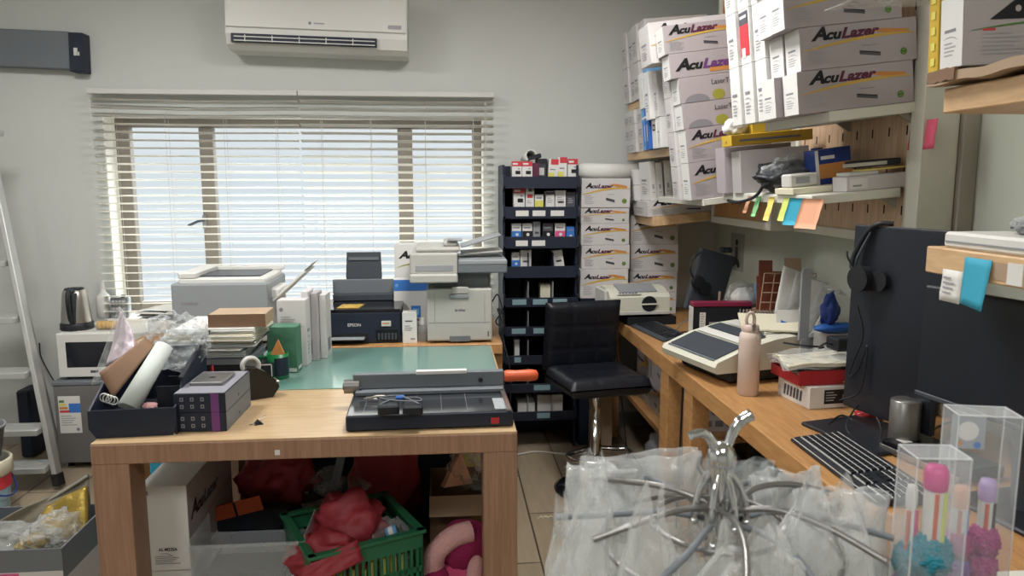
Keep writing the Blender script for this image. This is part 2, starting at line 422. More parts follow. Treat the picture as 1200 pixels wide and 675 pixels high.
def spline(pts, n=8):
    """smooth curve through points"""
    P = [Vector(p) for p in pts]; P = [P[0] * 2 - P[1]] + P + [P[-1] * 2 - P[-2]]; out = []
    for i in range(1, len(P) - 2):
        for j in range(n):
            t_ = j / n; a, b, c, d = P[i - 1:i + 3]
            out.append(.5 * ((2 * b) + (c - a) * t_ + (2 * a - 5 * b + 4 * c - d) * t_ ** 2 + (3 * b - a - 3 * c + d) * t_ ** 3))
    out.append(P[-2]); return out
def cable(name, label, pts, r=.003, m='black_plastic', cat='cable', group=None, n=8):
    return tag(MB().tube(spline(pts, n), r, m, 6).build(name), label, cat, group)
FILL = (24, 24, 34, 34); WINE = 900; SKY = .88; EXPO = 0.18

# ================================================================== THE ROOM
XL, XR, YB, YF, ZC = -3.0, 1.65, 4.45, -2.3, 2.8
def slab(name, a, b, m, **k): return struct(MB().box(a, b, m, **k).build(name))
slab('floor', (XL - .2, YF - .2, -.1), (XR + .2, YB + .3, 0), 'floor_tile')
slab('ceiling', (XL - .2, YF - .2, ZC), (XR + .2, YB + .3, ZC + .1), 'ceiling_paint')
WX0, WX1, WZ0, WZ1 = at(128, 250, Y=4.45).x, at(567, 250, Y=4.45).x, .74, at(300, 136, Y=4.45).z
w = MB()
w.box((XL - .2, YB, 0), (WX0, YB + .25, ZC), 'wall_paint'); w.box((WX1, YB, 0), (XR + .2, YB + .25, ZC), 'wall_paint')
w.box((WX0, YB, 0), (WX1, YB + .25, WZ0), 'wall_paint'); w.box((WX0, YB, WZ1), (WX1, YB + .25, ZC), 'wall_paint')
struct(w.build('wall_back'))
slab('wall_left', (XL - .2, YF - .2, 0), (XL, YB, ZC), 'wall_paint')
slab('wall_right', (XR, YF - .2, 0), (XR + .2, YB, ZC), 'wall_side_paint')
slab('wall_front', (XL, YF - .2, 0), (XR, YF, ZC), 'wall_paint')
slab('baseboard_back', (XL, YB - .012, 0), (XR, YB, .09), 'laminate_grey')
slab('baseboard_left', (XL, YF, 0), (XL + .012, YB - .012, .09), 'laminate_grey')
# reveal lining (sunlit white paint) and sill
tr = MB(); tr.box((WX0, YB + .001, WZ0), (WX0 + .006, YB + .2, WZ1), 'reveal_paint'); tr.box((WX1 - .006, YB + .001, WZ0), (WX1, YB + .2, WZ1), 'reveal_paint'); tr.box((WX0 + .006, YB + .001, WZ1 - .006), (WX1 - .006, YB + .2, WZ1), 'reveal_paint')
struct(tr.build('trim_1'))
slab('trim_2', (WX0, YB - .13, WZ0 - .035), (-1.52, YB + .2, WZ0 + .004), 'reveal_paint', bev=.004)
# window: outer frame, two mullions, three panes
wy = YB + .14
win = struct(bpy.data.objects.new('window_1', None)); COL.objects.link(win); win.location = (0, 0, 0)
fr = MB(); a0, a1, b0, b1 = WX0 + .006, WX1 - .006, WZ0 + .004, WZ1 - .006
FW = .075
fr.box((a0, wy, b0), (a0 + FW, wy + .06, b1), 'frame_bronze', .004); fr.box((a1 - .055, wy, b0), (a1, wy + .06, b1), 'frame_bronze', .004)
fr.box((a0 + FW, wy, b1 - .05), (a1 - .055, wy + .06, b1), 'frame_bronze', .004); fr.box((a0 + FW, wy, b0), (a1 - .055, wy + .06, b0 + .06), 'frame_bronze', .004)
fr.build('window_frame', win)
mulx = [(at(234, 170, Y=wy).x, at(250, 170, Y=wy).x), (at(466, 170, Y=wy).x, at(483, 170, Y=wy).x)]
for x0, x1 in mulx: MB().box((x0, wy - .012, b0 + .06), (x1, wy + .05, b1 - .05), 'frame_bronze', .004).build('mullion', win)
xs = [a0 + FW, mulx[0][0], mulx[0][1], mulx[1][0], mulx[1][1], a1 - .055]
for i in range(3): MB().box((xs[2 * i] + .002, wy + .028, b0 + .062), (xs[2 * i + 1] - .002, wy + .034, b1 - .052), 'window_glass').build('glass_pane', win)
hd = MB(); hp = at(240, 258, Y=wy - .02); hd.box((hp.x - .012, wy - .03, hp.z - .05), (hp.x + .012, wy - .012, hp.z + .03), 'steel_dark', .003)
hd.tube([(hp.x, wy - .035, hp.z), (hp.x - .03, wy - .05, hp.z - .005), (hp.x - .085, wy - .052, hp.z - .03)], .008, 'dark_grey'); hd.build('window_handle', win)

# venetian blinds: two side by side under one headrail each
def blind(x0, x1, label, tilt, droop, y):
    o = thing('venetian_blind', label, 'blind', ((x0 + x1) / 2, y, 2.012)); W = (x1 - x0) / 2
    MB().box((-W, -.03, -.03), (W, .03, -.0), 'blind_white', .003).build('headrail', o)
    s = MB(); n = 30; pitch = .0435
    for i in range(n):
        z = -.055 - i * pitch
        k = min(1, i / 2.)
        tt = tilt; dz = droop * max(0, 1 - i / 6)
        T = Matrix.Translation((0, 0, z)) @ Matrix.Rotation(-tt, 4, 'X')
        prof = [(-.025, -.0022), (-.012, .0012), (0, .0024), (.012, .0012), (.025, -.0022)]
        vs = []
        for xx, dd in ((-W + .004, dz * .2), (0, -dz), (W - .004, -dz * .2)):
            for p in prof: vs.append((xx, p[0], p[1] + dd))
            for p in reversed(prof): vs.append((xx, p[0], p[1] + dd - .0016))
        fs = []
        for q in range(2):
            for j in range(10): fs.append((q * 10 + j, q * 10 + (j + 1) % 10, (q + 1) * 10 + (j + 1) % 10, (q + 1) * 10 + j))
        s.add(vs, fs + [tuple(range(9, -1, -1)), tuple(range(20, 30))], 'blind_slat', T)
    s.build('slats', o)
    zb = -.055 - n * pitch
    MB().box((-W + .004, -.025, zb - .012), (W - .004, .025, zb + .012), 'blind_white', .003).build('bottom_rail', o)
    for fx in (-.78, -.28, .28, .78):
        c = MB()
        for yy in (-.027, .027): c.tube([(W * fx, yy, -.05), (W * fx, yy, zb)], .0012, 'cord_white', 4)
        c.build('ladder_cord', o)
    return o
bl = blind(at(104, 115, Y=4.385).x, at(349, 115, Y=4.385).x, 'white venetian blind hung over the window half nearer the ladder', R(7), .010, 4.385)
t_ = MB(); t_.tube(spline([(-.54, -.034, -.05), (-.535, -.036, -.35), (-.50, -.036, -.42), (-.48, -.036, -.36), (-.50, -.036, -.30)], 6), .0016, 'cord_white', 4); t_.box((-.512, -.044, -.46), (-.496, -.028, -.42), 'cord_white', .003); t_.build('pull_cord', bl)
br = blind(at(350, 115, Y=4.385).x, at(579, 115, Y=4.385).x, 'white venetian blind over the window half nearer the black ink rack', R(13), .004, 4.385)
t_ = MB(); t_.tube([(.49, -.034, -.05), (.492, -.034, -.42)], .0016, 'cord_white', 4); t_.tube([(.50, -.034, -.05), (.497, -.034, -.43)], .0016, 'cord_white', 4); t_.cyl((.494, -.034, -.44), (.494, -.034, -.40), .008, .004, 'cord_white', 8); t_.tube([(.482, -.034, -.46), (.505, -.034, -.41)], .003, 'cord_white', 4); t_.build('pull_cord', br)

# air conditioner
a = at(265, 60, Y=4.22); b = at(477, 62, Y=4.22); cx = (a.x + b.x) / 2; W = (b.x - a.x) / 2
o = thing('air_conditioner', 'white split air conditioner mounted high on the wall above the window', 'air conditioner', (cx, 4.45, at(370, 60, Y=4.22).z)); o.rotation_euler = (0, R(1.3), 0)
c = MB(); prof = [(0, 0), (-.17, 0), (-.215, .022), (-.235, .075), (-.232, .30), (0, .30)]
TT = fm((-W, 0, 0), (0, 1, 0), (0, 0, 1))
c.prism(prof, 2 * W, 'white_plastic', TT); c.build('body', o)
p = MB(); p.prism([(-.237, .105), (-.2375, .30), (-.247, .30), (-.249, .11)], 2 * W - .012, 'white_plastic', fm((-W + .006, 0, 0), (0, 1, 0), (0, 0, 1)))
tf = fm((0, -.2495, 0), (1, 0, 0), (0, 0, 1)); p.disc(-.035, .139, .008, 'ink_grey', fm_off(tf, 3)); p.rect(-.015, .135, .04, .142, 'ink_lightgrey', fm_off(tf, 3)); p.rect(W - .1, .125, W - .03, .145, 'ink_lightgrey', fm_off(tf, 3)); p.build('front_panel', o)
v = MB(); v.box((-W + .03, -.245, .03), (W - .16, -.222, .075), 'navy_black', .002)
ao = v.build('air_outlet', o)
v = MB(); v.box((-W + .045, -.25, .036), (W - .17, -.238, .041), 'white_plastic', .001); v.box((-W + .045, -.25, .056), (W - .17, -.238, .061), 'white_plastic', .001)
for k in range(5): v.box((-W + .1 + k * .14, -.249, .034), (-W + .104 + k * .14, -.24, .068), 'white_plastic')
v.build('louver', ao)

# grey wall unit with dark end cap
a = at(80, 60, Y=4.36); zz = a.z; o = thing('wall_unit', 'long grey panel unit with dark end cap mounted on the back wall', 'wall panel', (a.x, 4.45, zz)); o.rotation_euler = (0, R(1.6), 0)
MB().box((-.85, -.075, -.09), (-.0, 0, .105), 'mid_grey', .004).build('body', o)
e = MB(); e.box((0, -.085, -.105), (.075, 0, .1), 'navy_black', .004); te = fm((0, -.0862, 0), (1, 0, 0), (0, 0, 1)); e.rect(.025, -.02, .045, .02, 'white_plastic', te); e.rect(.04, -.02, .055, .0, 'white_plastic', te); e.build('end_cap', o)

# added fill lamps on the unseen ceiling, and daylight
for i, (x, y) in enumerate(((-1.6, -.2), (.3, -.2), (-1.6, 2.6), (.3, 2.6))):
    o = thing('fill_lamp', 'added fill lamp, square white panel unseen above the room, %s' % ('behind the camera, ladder row', 'behind the camera, desk row', 'over the work table, ladder row', 'over the work table, desk row')[i], 'lamp', (x, y, ZC), group='added fill lamps')
    f_ = MB(); f_.box((-.31, -.31, -.03), (.31, .31, 0), 'white_plastic', .004); f_.build('fill_lamp_frame', o)
    MB().box((-.28, -.28, -.034), (.28, .28, -.028), 'fill_lamp_emit').build('diffuser', o)
    L = bpy.data.lights.new('fill_light', 'AREA'); L.size = .56; L.energy = FILL[i]; L.color = (1, .975, .95)
    lo = bpy.data.objects.new('fill_light', L); COL.objects.link(lo); lo.location = (x, y, ZC - .05)
L = bpy.data.lights.new('window_daylight', 'AREA'); L.shape = 'RECTANGLE'; L.size = 3.4; L.size_y = 2.2; L.energy = WINE; L.color = (.95, .98, 1.)
lo = bpy.data.objects.new('window_daylight', L); COL.objects.link(lo); lo.location = (-.88, 6.9, 4.3)
lo.rotation_euler = (Vector((-.88, 4.5, 1.35)) - lo.location).to_track_quat('-Z', 'Y').to_euler()
wd = bpy.data.worlds.new('daylight_sky'); SC.world = wd; wd.use_nodes = True
wn, wl = wd.node_tree.nodes, wd.node_tree.links; bg = wn['Background']
gt = wn.new('ShaderNodeTexCoord'); sp = wn.new('ShaderNodeSeparateXYZ'); cr = wn.new('ShaderNodeValToRGB')
e_ = cr.color_ramp.elements; e_[0].position = .02; e_[0].color = (.80, .86, .92, 1); e_[1].position = 1.; e_[1].color = (4.5, 4.7, 5., 1)
q_ = e_.new(.13); q_.color = (.97, .99, 1, 1); q_ = e_.new(.30); q_.color = (3.4, 3.5, 3.6, 1)
wl.new(gt.outputs['Generated'], sp.inputs[0]); wl.new(sp.outputs[2], cr.inputs[0]); wl.new(cr.outputs[0], bg.inputs[0]); bg.inputs[1].default_value = SKY
SC.view_settings.view_transform = 'Standard'; SC.view_settings.look = 'None'; SC.view_settings.gamma = 1; SC.view_settings.exposure = EXPO; SC.view_settings.use_curve_mapping = False
cy = SC.cycles; cy.use_denoising = True; cy.max_bounces = 7; cy.diffuse_bounces = 4; cy.glossy_bounces = 3; cy.transmission_bounces = 4; cy.transparent_max_bounces = 24; cy.sample_clamp_indirect = 6; cy.caustics_reflective = False; cy.caustics_refractive = False

# ================================================================== WORK TABLE
TZ = .75
o = thing('work_table', 'big square wooden work table with thick legs in the middle of the room', 'table', (-.41, 2.815, 0))
tx0, tx1, ty0, ty1 = -1.035, .215, 2.2, 3.43
tb = MB(); tb.box((tx0 + .41, ty0 - 2.815, .685), (tx1 + .41, ty1 - 2.815, TZ - .004), 'table_wood_shaded', .003)
tb.box((tx0 + .412, ty0 - 2.813, TZ - .005), (tx1 + .408, ty1 - 2.817, TZ), 'table_top_wood_lit', .001); tb.box((-.51 + .41, -.6185, .70), (-.495 + .41, -.6155, .715), 'paper'); tb.build('tabletop', o)
for sx in (0, 1):
    for sy in (0, 1):
        x = tx0 if sx == 0 else tx1 - .105; y = ty0 + .002 if sy == 0 else ty1 - .112
        MB().box((x + .41, y - 2.815, 0), (x + .41 + .105, y - 2.815 + .11, .685), 'table_wood_shaded', .002).build('leg', o)
mt = MB(); mt.box((-.9, 2.735, TZ), (.205, 3.42, TZ + .004), 'mat_green', .001)
tag(mt.build('cutting_mat'), 'large green cutting mat covering the far half of the work table', 'mat')

# ================================================================== BACK DESK under the window
bx0, bx1, by0, by1 = -1.5, .268, 3.47, 4.2
o = thing('window_desk', 'wooden desk along the window carrying the printers', 'desk', ((bx0 + bx1) / 2, by0, 0)); hx = (bx1 - bx0) / 2
MB().box((-hx, 0, .70), (hx, by1 - by0, .75), 'desk_wood', .003).build('desktop', o)
for x in (-hx, hx - .05): MB().box((x, .03, 0), (x + .05, by1 - by0 - .03, .70), 'desk_wood', .002).build('side_panel', o)
MB().box((-hx + .05, by1 - by0 - .06, .35), (hx - .05, by1 - by0 - .04, .70), 'desk_wood').build('back_rail', o)

# ---- mini fridge, microwave, kettle ------------------------------------------------
o = thing('mini_fridge', 'small grey fridge with energy label under the microwave', 'fridge', (-1.84, 4.0, 0)); 
MB().box((-.2, .035, .03), (.24, .40, .475), 'fridge_grey', .008, seg=2).build('body', o)
d = MB(); d.box((-.2, 0, .035), (.24, .033, .455), 'fridge_grey', .006, seg=2); d.box((-.205, -.004, .455), (.245, .4, .478), 'mid_grey', .004); dr = d.build('door', o)
e = MB(); te = fm((-.18, -.0015, .20), (1, 0, 0), (0, 0, 1)); e.rect(0, 0, .11, .20, 'paper', te); t2 = fm_off(te)
for k, c_ in enumerate(('ink_green', 'ink_yellow', 'ink_orange', 'ink_red')): e.rect(.005, .165 - k * .018, .03 + k * .008, .178 - k * .018, c_, t2)
e.rect(.052, .11, .11, .16, 'ink_blue', t2); tlines(e, t2, .01, .09, .08, 5, .012); e.disc(.09, .02, .009, 'ink_grey', t2); e.build('energy_label', dr)
for x in (-.17, .21): MB().cyl((x, .06, 0), (x, .06, .031), .015, .015, 'rubber', 10).build('foot', o)
for x in (-.17, .21): MB().cyl((x, .37, 0), (x, .37, .031), .015, .015, 'rubber', 10).build('foot', o)
mz = .48
o = thing('microwave', 'white microwave oven with dark window standing on the small fridge', 'microwave', (-2.02, 4.03, mz))
b_ = MB(); b_.box((0, .02, .012), (.46, .33, .245), 'white_plastic', .006); b_.build('body', o)
d = MB(); d.box((0, 0, .012), (.35, .0195, .245), 'white_plastic', .004); tf = fm((0, -.0005, 0), (1, 0, 0), (0, 0, 1)); d.rect(.045, .065, .29, .2, 'oven_glass', tf); d.rect(.16, .035, .2, .048, 'ink_darkgrey', tf); d.build('door', o)
c = MB(); c.box((.352, 0, .012), (.46, .0195, .245), 'white_plastic', .004); 
for k in range(4):
    for j in range(3): c.box((.37 + j * .028, -.004, .07 + k * .03), (.39 + j * .028, .001, .09 + k * .03), 'off_white')
c.build('control_panel', o)
for x in (.03, .43):
    for y in (.05, .29): MB().cyl((x, y, 0), (x, y, .013), .014, .014, 'rubber', 10).build('foot', o)
kz = mz + .245
o = thing('electric_kettle', 'brushed steel electric kettle with black handle on the microwave', 'kettle', (-1.975, 4.17, kz), R(75))
MB().lathe([(.078, 0), (.082, .004), (.08, .035), (.074, .04)], 'black_plastic').build('base', o)
MB().lathe([(.0745, .04), (.071, .09), (.062, .17), (.056, .205), (.05, .213)], 'steel').build('jug', o)
MB().lathe([(.0505, .212), (.045, .222), (.012, .226), (0.0, .226)], 'black_plastic').build('lid', o)
hk = MB(); hk.tube(spline([(-.045, -.03, .215), (-.085, -.035, .21), (-.1, -.04, .16), (-.088, -.035, .08), (-.07, -.03, .045)], 5), .011, 'black_plastic'); hk.box((-.075, -.045, .04), (-.03, -.02, .2), 'black_plastic', .004); hk.build('handle', o)
MB().prism([(.045, .17), (.085, .2), (.05, .207)], .03, 'steel', fm((0, .015, 0), (1, 0, 0), (0, 0, 1))).build('spout', o)
o = thing('cookie_pack', 'clear tray of pale yellow biscuits beside the kettle', 'food', (-1.80, 4.14, kz))
MB().box((-.055, -.03, 0), (.055, .03, .055), 'clear_acrylic', .003).build('tray', o)
for k in range(5): MB().lathe([(.0, 0), (.018, .001), (.02, .02), (.018, .04), (0, .041)], 'cookie', 12, TR((-.042 + .021 * k, 0, .004))).build('biscuit', o)
# sill things
o = thing('white_bottle', 'white spray bottle with narrow neck on the window sill', 'bottle', (at(123, 373, Y=4.42).x, 4.42, WZ0 + .004))
MB().lathe([(.036, 0), (.04, .005), (.04, .10), (.034, .125), (.016, .145), (.013, .17)], 'white_plastic').build('bottle', o)
MB().cyl((0, 0, .17), (0, 0, .2), .014, .009, 'white_plastic', 14).build('cap', o)
o = thing('sill_clock', 'small grey boxy device with buttons beside the white bottle', 'device', (at(143, 373, Y=4.40).x, 4.38, WZ0 + .004))
b_ = MB(); b_.box((-.05, 0, 0), (.045, .05, .115), 'grey_plastic', .004); tf = fm((-.05, -.0008, 0), (1, 0, 0), (0, 0, 1))
for k in range(4):
    for j in range(4): b_.rect(.012 + j * .018, .03 + k * .02, .022 + j * .018, .04 + k * .02, 'off_white', tf)
b_.build('body', o); MB().cyl((.015, .02, .115), (.015, .02, .13), .012, .01, 'dark_grey', 12).build('knob', o)
sb = at(152, 373, Y=4.2)
x0 = -1.71
cz = .75
tag(MB().box((-1.49, 3.86, cz), (-1.25, 4.15, cz + .07), 'off_white', .002).build('document_box'), 'flat pale box under the loose papers left of the white laser printer', 'box')
for k in range(5):
    s = MB(); dx, dy, rz = rnd.uniform(-.03, .03), rnd.uniform(-.03, .03), rnd.uniform(-.3, .3)
    s.sheet((-.15, -.105, 0), (.15, -.105, 0), (.15, .105, 0), (-.15, .105, 0), 'paper', amp=.004, seed=k, n=8)
    ob = s.build('paper_sheet', loc=(-1.385 + dx, 3.985 + dy, cz + .0745 + k * .0085), rot=(0, 0, rz))
    tag(ob, 'loose white sheet in the pile behind the clear plastic bag', 'paper', 'loose sheets by the window')

# ---- laser printer (white, left) -----------------------------------------------------
p0, p1 = at(203, 390, Y=3.56), at(316, 390, Y=3.56)
o = thing('laser_printer', 'white boxy laser printer with open paper tray behind the document pile', 'printer', (p0.x, 3.56, .75)); W = p1.x - p0.x
b_ = MB(); b_.box((0, 0, .012), (W, .40, .29), 'grey_plastic', .008, seg=2); b_.box((.03, .02, .285), (W - .012, .38, .312), 'white_plastic', .006)
tf = fm((0, -.001, 0), (1, 0, 0), (0, 0, 1)); b_.text('brother', .045, .19, .018, 'ink_grey', tf, bold=.02); b_.build('body', o)
s_ = MB(); s_.box((.1, .08, .311), (W - .05, .34, .318), 'dark_grey'); s_.build('output_slot', o)
s_ = MB(); s_.box((0.03, .02, .312), (.11, .4, .338), 'white_plastic', .004, T=None); s_.box((.11, .36, .312), (W, .4, .332), 'white_plastic', .004); s_.build('top_cover', o)
s_ = MB(); s_.box((0, 0, 0), (.21, .26, .012), 'white_plastic', .003); s_.box((.0, .02, .0125), (.25, .24, .0145), 'paper'); s_.build('paper_support', o, T=TR((W + .01, .06, .19), ry=R(-42)))
s_ = MB(); s_.box((W - .02, .08, .2), (W + .03, .3, .255), 'white_plastic', .01); s_.build('tray_hinge', o)
s_ = MB(); s_.box((-.03, .12, .2), (.0, .3, .225), 'grey_plastic', .006); s_.build('side_flap', o)
for x in (.05, W - .05):
    for y in (.05, .35): MB().box((x - .02, y - .02, 0), (x + .02, y + .02, .013), 'rubber').build('foot', o)

# ---- black ink-tank photo printer --------------------------------------------------------
p0, p1 = at(369, 402, Y=3.53), at(470, 402, Y=3.53)
o = thing('inkjet_printer', 'black inkjet printer with raised rear paper support below the window', 'printer', (p0.x, 3.53, .75)); W = p1.x - p0.x; hh = .163
b_ = MB(); b_.box((0, 0, .0), (W, .33, hh - .012), 'navy_black', .006, seg=2); b_.box((-.002, -.002, hh - .014), (W + .002, .332, hh), 'black_gloss', .004)
tf = fm((0, -.0028, 0), (1, 0, 0), (0, 0, 1)); b_.text('EPSON', .155, .083, .015, 'off_white', tf, bold=.02); bo_ = b_.build('body', o)
b_ = MB(); b_.box((.05, -.004, .006), (.25, .0, .05), 'black_matte'); b_.build('output_slot', o)
b_ = MB(); b_.box((.06, -.05, .026), (.235, -.003, .034), 'grey_plastic', .002); b_.build('output_tray', o)
b_ = MB(); b_.box((W - .115, -.006, .012), (W - .012, .002, .065), 'black_gloss', .002)
for k in range(6): b_.box((W - .108 + k * .016, -.0075, .018), (W - .098 + k * .016, -.005, .05), 'dark_grey')
b_.build('ink_window', bo_)
b_ = MB(); b_.box((W - .09, -.005, .082), (W - .045, -.001, .108), 'off_white', .001); b_.rect(.004, .008, .035, .014, 'ink_orange', fm((W - .088, -.0055, .085), (1, 0, 0), (0, 0, 1))); b_.build('sticker', bo_)
rs = MB(); rs.box((.05, .265, hh), (W - .05, .315, hh + .035), 'dark_grey', .004); rs.box((.045, .31, hh + .03), (W - .045, .325, hh + .105), 'mid_grey', .004); rs.build('feeder_base', o)
rs = MB(); rs.prism([(.115, 0), (W - .115, 0), (W - .11, .08), (W - .115, .2), (.115, .2), (.11, .08)], .01, 'dark_grey', fm((0, .335, hh + .04), (1, 0, 0), (0, .12, 1))); rs.box((.125, .338, hh + .2), (W - .125, .372, hh + .215), 'mid_grey'); rs.build('paper_support', o)
en = MB(); en.sheet((0, 0, 0), (.105, 0, 0), (.12, .12, 0), (.015, .12, 0), 'ink_gold', th=.002, n=4); 
tag(en.build('paper_envelope', loc=(p0.x + .10, 3.57, .75 + hh + .0008)), 'yellow brown envelope lying on the black inkjet printer', 'envelope')

# ---- packs between the printers ------------------------------------------------------------
def d_pack(mb, T, w, h):
    mb.rect(0, h * .78, w, h * .98, 'ink_blue', T); mb.disc(w * .09, h * .88, h * .03, 'sky_blue', fm_off(T)); mb.rect(w * .5, h * .28, w * .78, h * .5, 'ink_blue', T); mb.rect(w * .55, h * .33, w * .73, h * .45, 'sky_blue', fm_off(T)); mb.rect(w * .46, h * .22, w * .74, h * .26, 'ink_darkgrey', T)
p0 = at(457, 402, Y=3.74); 
carton('paper_pack', 'white and blue paper pack standing between the two printers', 'paper pack', TR((p0.x + .022, 3.78, .75)), .17, .06, .275, 'carton_bright', d_pack)
p0 = at(463, 395, Y=3.9)
carton('toner_carton', 'tall white toner carton standing behind the blue topped paper pack', 'box', TR((p0.x + .005, 3.9, .75)), .26, .12, .44, 'carton_bright', lambda mb, T, w, h: (logo(mb, T, w * .08, h * .83, w * .8, 'ink_black', 'ink_darkgrey'), swoosh(mb, T, w, h * .5, 1.45, 1.6, 'ink_olive', .02, .05, .6)))
p0 = at(472, 403, Y=3.52); 
carton('ink_carton', 'small white ink carton beside the grey multifunction printer', 'box', TR((p0.x, 3.52, .75)), .068, .07, .148, 'carton_bright', lambda mb, T, w, h: (mb.rect(w * .2, h * .7, w * .7, h * .74, 'ink_darkgrey', T), tlines(mb, T, w * .15, h * .55, w * .6, 3, .01), mb.rect(w * .55, h * .12, w * .85, h * .16, 'ink_grey', T)))
o = thing('small_bottle', 'small clear bottle with white cap next to the printers', 'bottle', (at(495, 402, Y=3.54).x, 3.55, .75))
MB().lathe([(.019, 0), (.021, .004), (.021, .07), (.012, .085)], 'milky_acrylic', 16).build('bottle', o); MB().cyl((0, 0, .085), (0, 0, .118), .015, .014, 'white_plastic', 14).build('cap', o)

# ---- multifunction printer (grey) ----------------------------------------------------------------
p0, p1 = at(501, 404, Y=3.5), at(577, 404, Y=3.5)
o = thing('multifunction_printer', 'large light grey multifunction printer with scanner head near the ink rack', 'printer', (p0.x, 3.5, .75)); W = p1.x - p0.x
GP = 'mfp_grey'
b_ = MB(); b_.box((0, 0, .01), (W, .38, .26), GP, .008, seg=2); tf = fm((0, -.001, 0), (1, 0, 0), (0, 0, 1))
b_.rect(.035, .1, .037, .24, 'ink_grey', tf); b_.rect(W - .037, .1, W - .035, .24, 'ink_grey', tf); b_.rect(.005, .098, W - .005, .1, 'ink_grey', tf)
b_.text('brother', W * .43, .152, .014, 'ink_darkgrey', tf, bold=.02, width=.05); b_.rect(W - .022, .03, W - .017, .055, 'dark_grey', tf); b_.build('body', o)
b_ = MB(); b_.box((W * .34, -.008, .215), (W * .64, 0.0, .235), 'grey_plastic', .003); b_.box((W * .38, -.008, .236), (W * .64, .03, .268), GP, .004); b_.build('front_latch', o)
b_ = MB(); b_.box((W * .34, -.003, .008), (W * .66, .001, .035), 'mid_grey', .001); b_.build('tray_grip', o)
b_ = MB(); b_.box((.03, .06, .255), (W - .01, .36, .345), 'mid_grey', .004); b_.box((0, .16, .255), (.03, .38, .345), GP, .003); b_.box((W - .02, .12, .255), (W, .38, .345), 'off_white', .003); b_.build('output_bay', o)
b_ = MB(); b_.box((-.075, -.02, .33), (.145, .36, .43), GP, .008, seg=2); b_.box((-.075, -.055, .295), (.145, .06, .335), GP, .006); sh_ = b_.build('scanner_head', o); b_ = MB(); b_.box((-.05, -.022, .345), (.125, -.018, .375), 'grey_plastic', .002); b_.build('control_screen', sh_)
b_ = MB(); b_.box((.146, -.02, .335), (W + .07, .36, .395), 'mid_grey', .006, seg=2); b_.box((.15, -.022, .375), (W + .07, .2, .397), 'grey_plastic', .004); b_.build('scanner_bed', o)
b_ = MB(); b_.box((-.05, .02, .43), (.16, .33, .455), GP, .012, seg=2); b_.box((.08, .05, .455), (.15, .3, .478), GP, .008); b_.box((.10, .04, .48), (.17, .12, .49), 'grey_plastic', .003); b_.build('document_feeder', o)
b_ = MB(); b_.box((0, 0, 0), (.2, .22, .008), 'grey_plastic', .003); b_.build('feeder_tray', o, T=TR((.165, .06, .445), ry=R(-17)))
b_ = MB(); b_.box((0, 0, 0), (.2, .2, .008), 'off_white', .003); b_.build('paper_stop', o, T=TR((.165, .09, .41), ry=R(-4)))
cable('power_cable', 'black coiled cables hanging beside the grey multifunction printer', [(p1.x + .005, 3.6, .93), (p1.x + .03, 3.57, .97), (p1.x + .05, 3.55, .9), (p1.x + .02, 3.55, .84), (p1.x + .055, 3.55, .82), (p1.x + .03, 3.57, .90), (p1.x + .06, 3.57, .86), (p1.x + .055, 3.56, .76), (p1.x + .085, 3.5, .6), (p1.x + .08, 3.52, .3), (p1.x + .05, 3.6, .01)], .0035)

# ================================================================== INK RACK
kx0, kx1, ky0, ky1 = .318, .735, 4.08, 4.43
o = thing('ink_rack', 'tall black rack of open bins filled with ink boxes', 'rack', ((kx0 + kx1) / 2, ky0, 0)); hw = (kx1 - kx0) / 2; dd = ky1 - ky0
shz = [1.485 - .1625 * k for k in range(9)]
for sx in (-1, 1):
    s_ = MB(); x0 = sx * hw if sx < 0 else hw - .012
    prof = [(dd, 0), (dd, 1.60), (.03, 1.60)]
    for z in shz: prof += [(.03, z + .06), (-.012, z + .055), (-.012, z), (.03, z - .03)]
    prof += [(.03, 0)]
    prof = [p for p in prof if p[1] >= 0]
    s_.prism(prof, .012, 'navy_black', fm((x0, 0, 0), (0, 1, 0), (0, 0, 1))); s_.build('side_panel', o)
MB().box((-hw + .012, dd - .012, 0), (hw - .012, dd, 1.6), 'navy_black').build('back_panel', o)
tag_ = [None, [(.12, .31), (.37, .56), (.64, .84)], [(.12, .30), (.36, .56)], [], [(.07, .28), (.38, .60), (.68, .9)], [(.06, .27), (.39, .55)], [(.10, .2), (.6, .78)], [(.4, .65)], [(.45, .65)]]
for k, z in enumerate(shz):
    b_ = MB(); b_.box((-hw + .013, .0, z - .008), (hw - .013, dd - .013, z), 'navy_black')
    b_.box((-hw + .013, -.010, z - .012), (hw - .013, -.002, z + (.052 if k < 4 else .04)), 'navy', .001) if False else b_.box((-hw + .013, -.010, z - .012), (hw - .013, -.002, z + (.052 if k < 4 else .04)), 'navy_black', .001)
    sh = b_.build('bin_shelf', o)
    for (f0, f1) in (tag_[k] or []):
        W2 = 2 * hw - .05; MB().box((-hw + .025 + f0 * W2, -.0125, z + .002), (-hw + .025 + f1 * W2, -.0102, z + .032), 'paper' if k < 3 else 'label_teal').build('shelf_label', sh)
    if k >= 3:
        for f in (-.33, .33): MB().box((f * hw - .002, .0, z + .0005), (f * hw + .002, dd - .02, z + .125), 'grey_plastic' if k > 3 else 'navy_black').build('divider', sh)
RT = lambda px, y: at(px, 200, Y=y).x
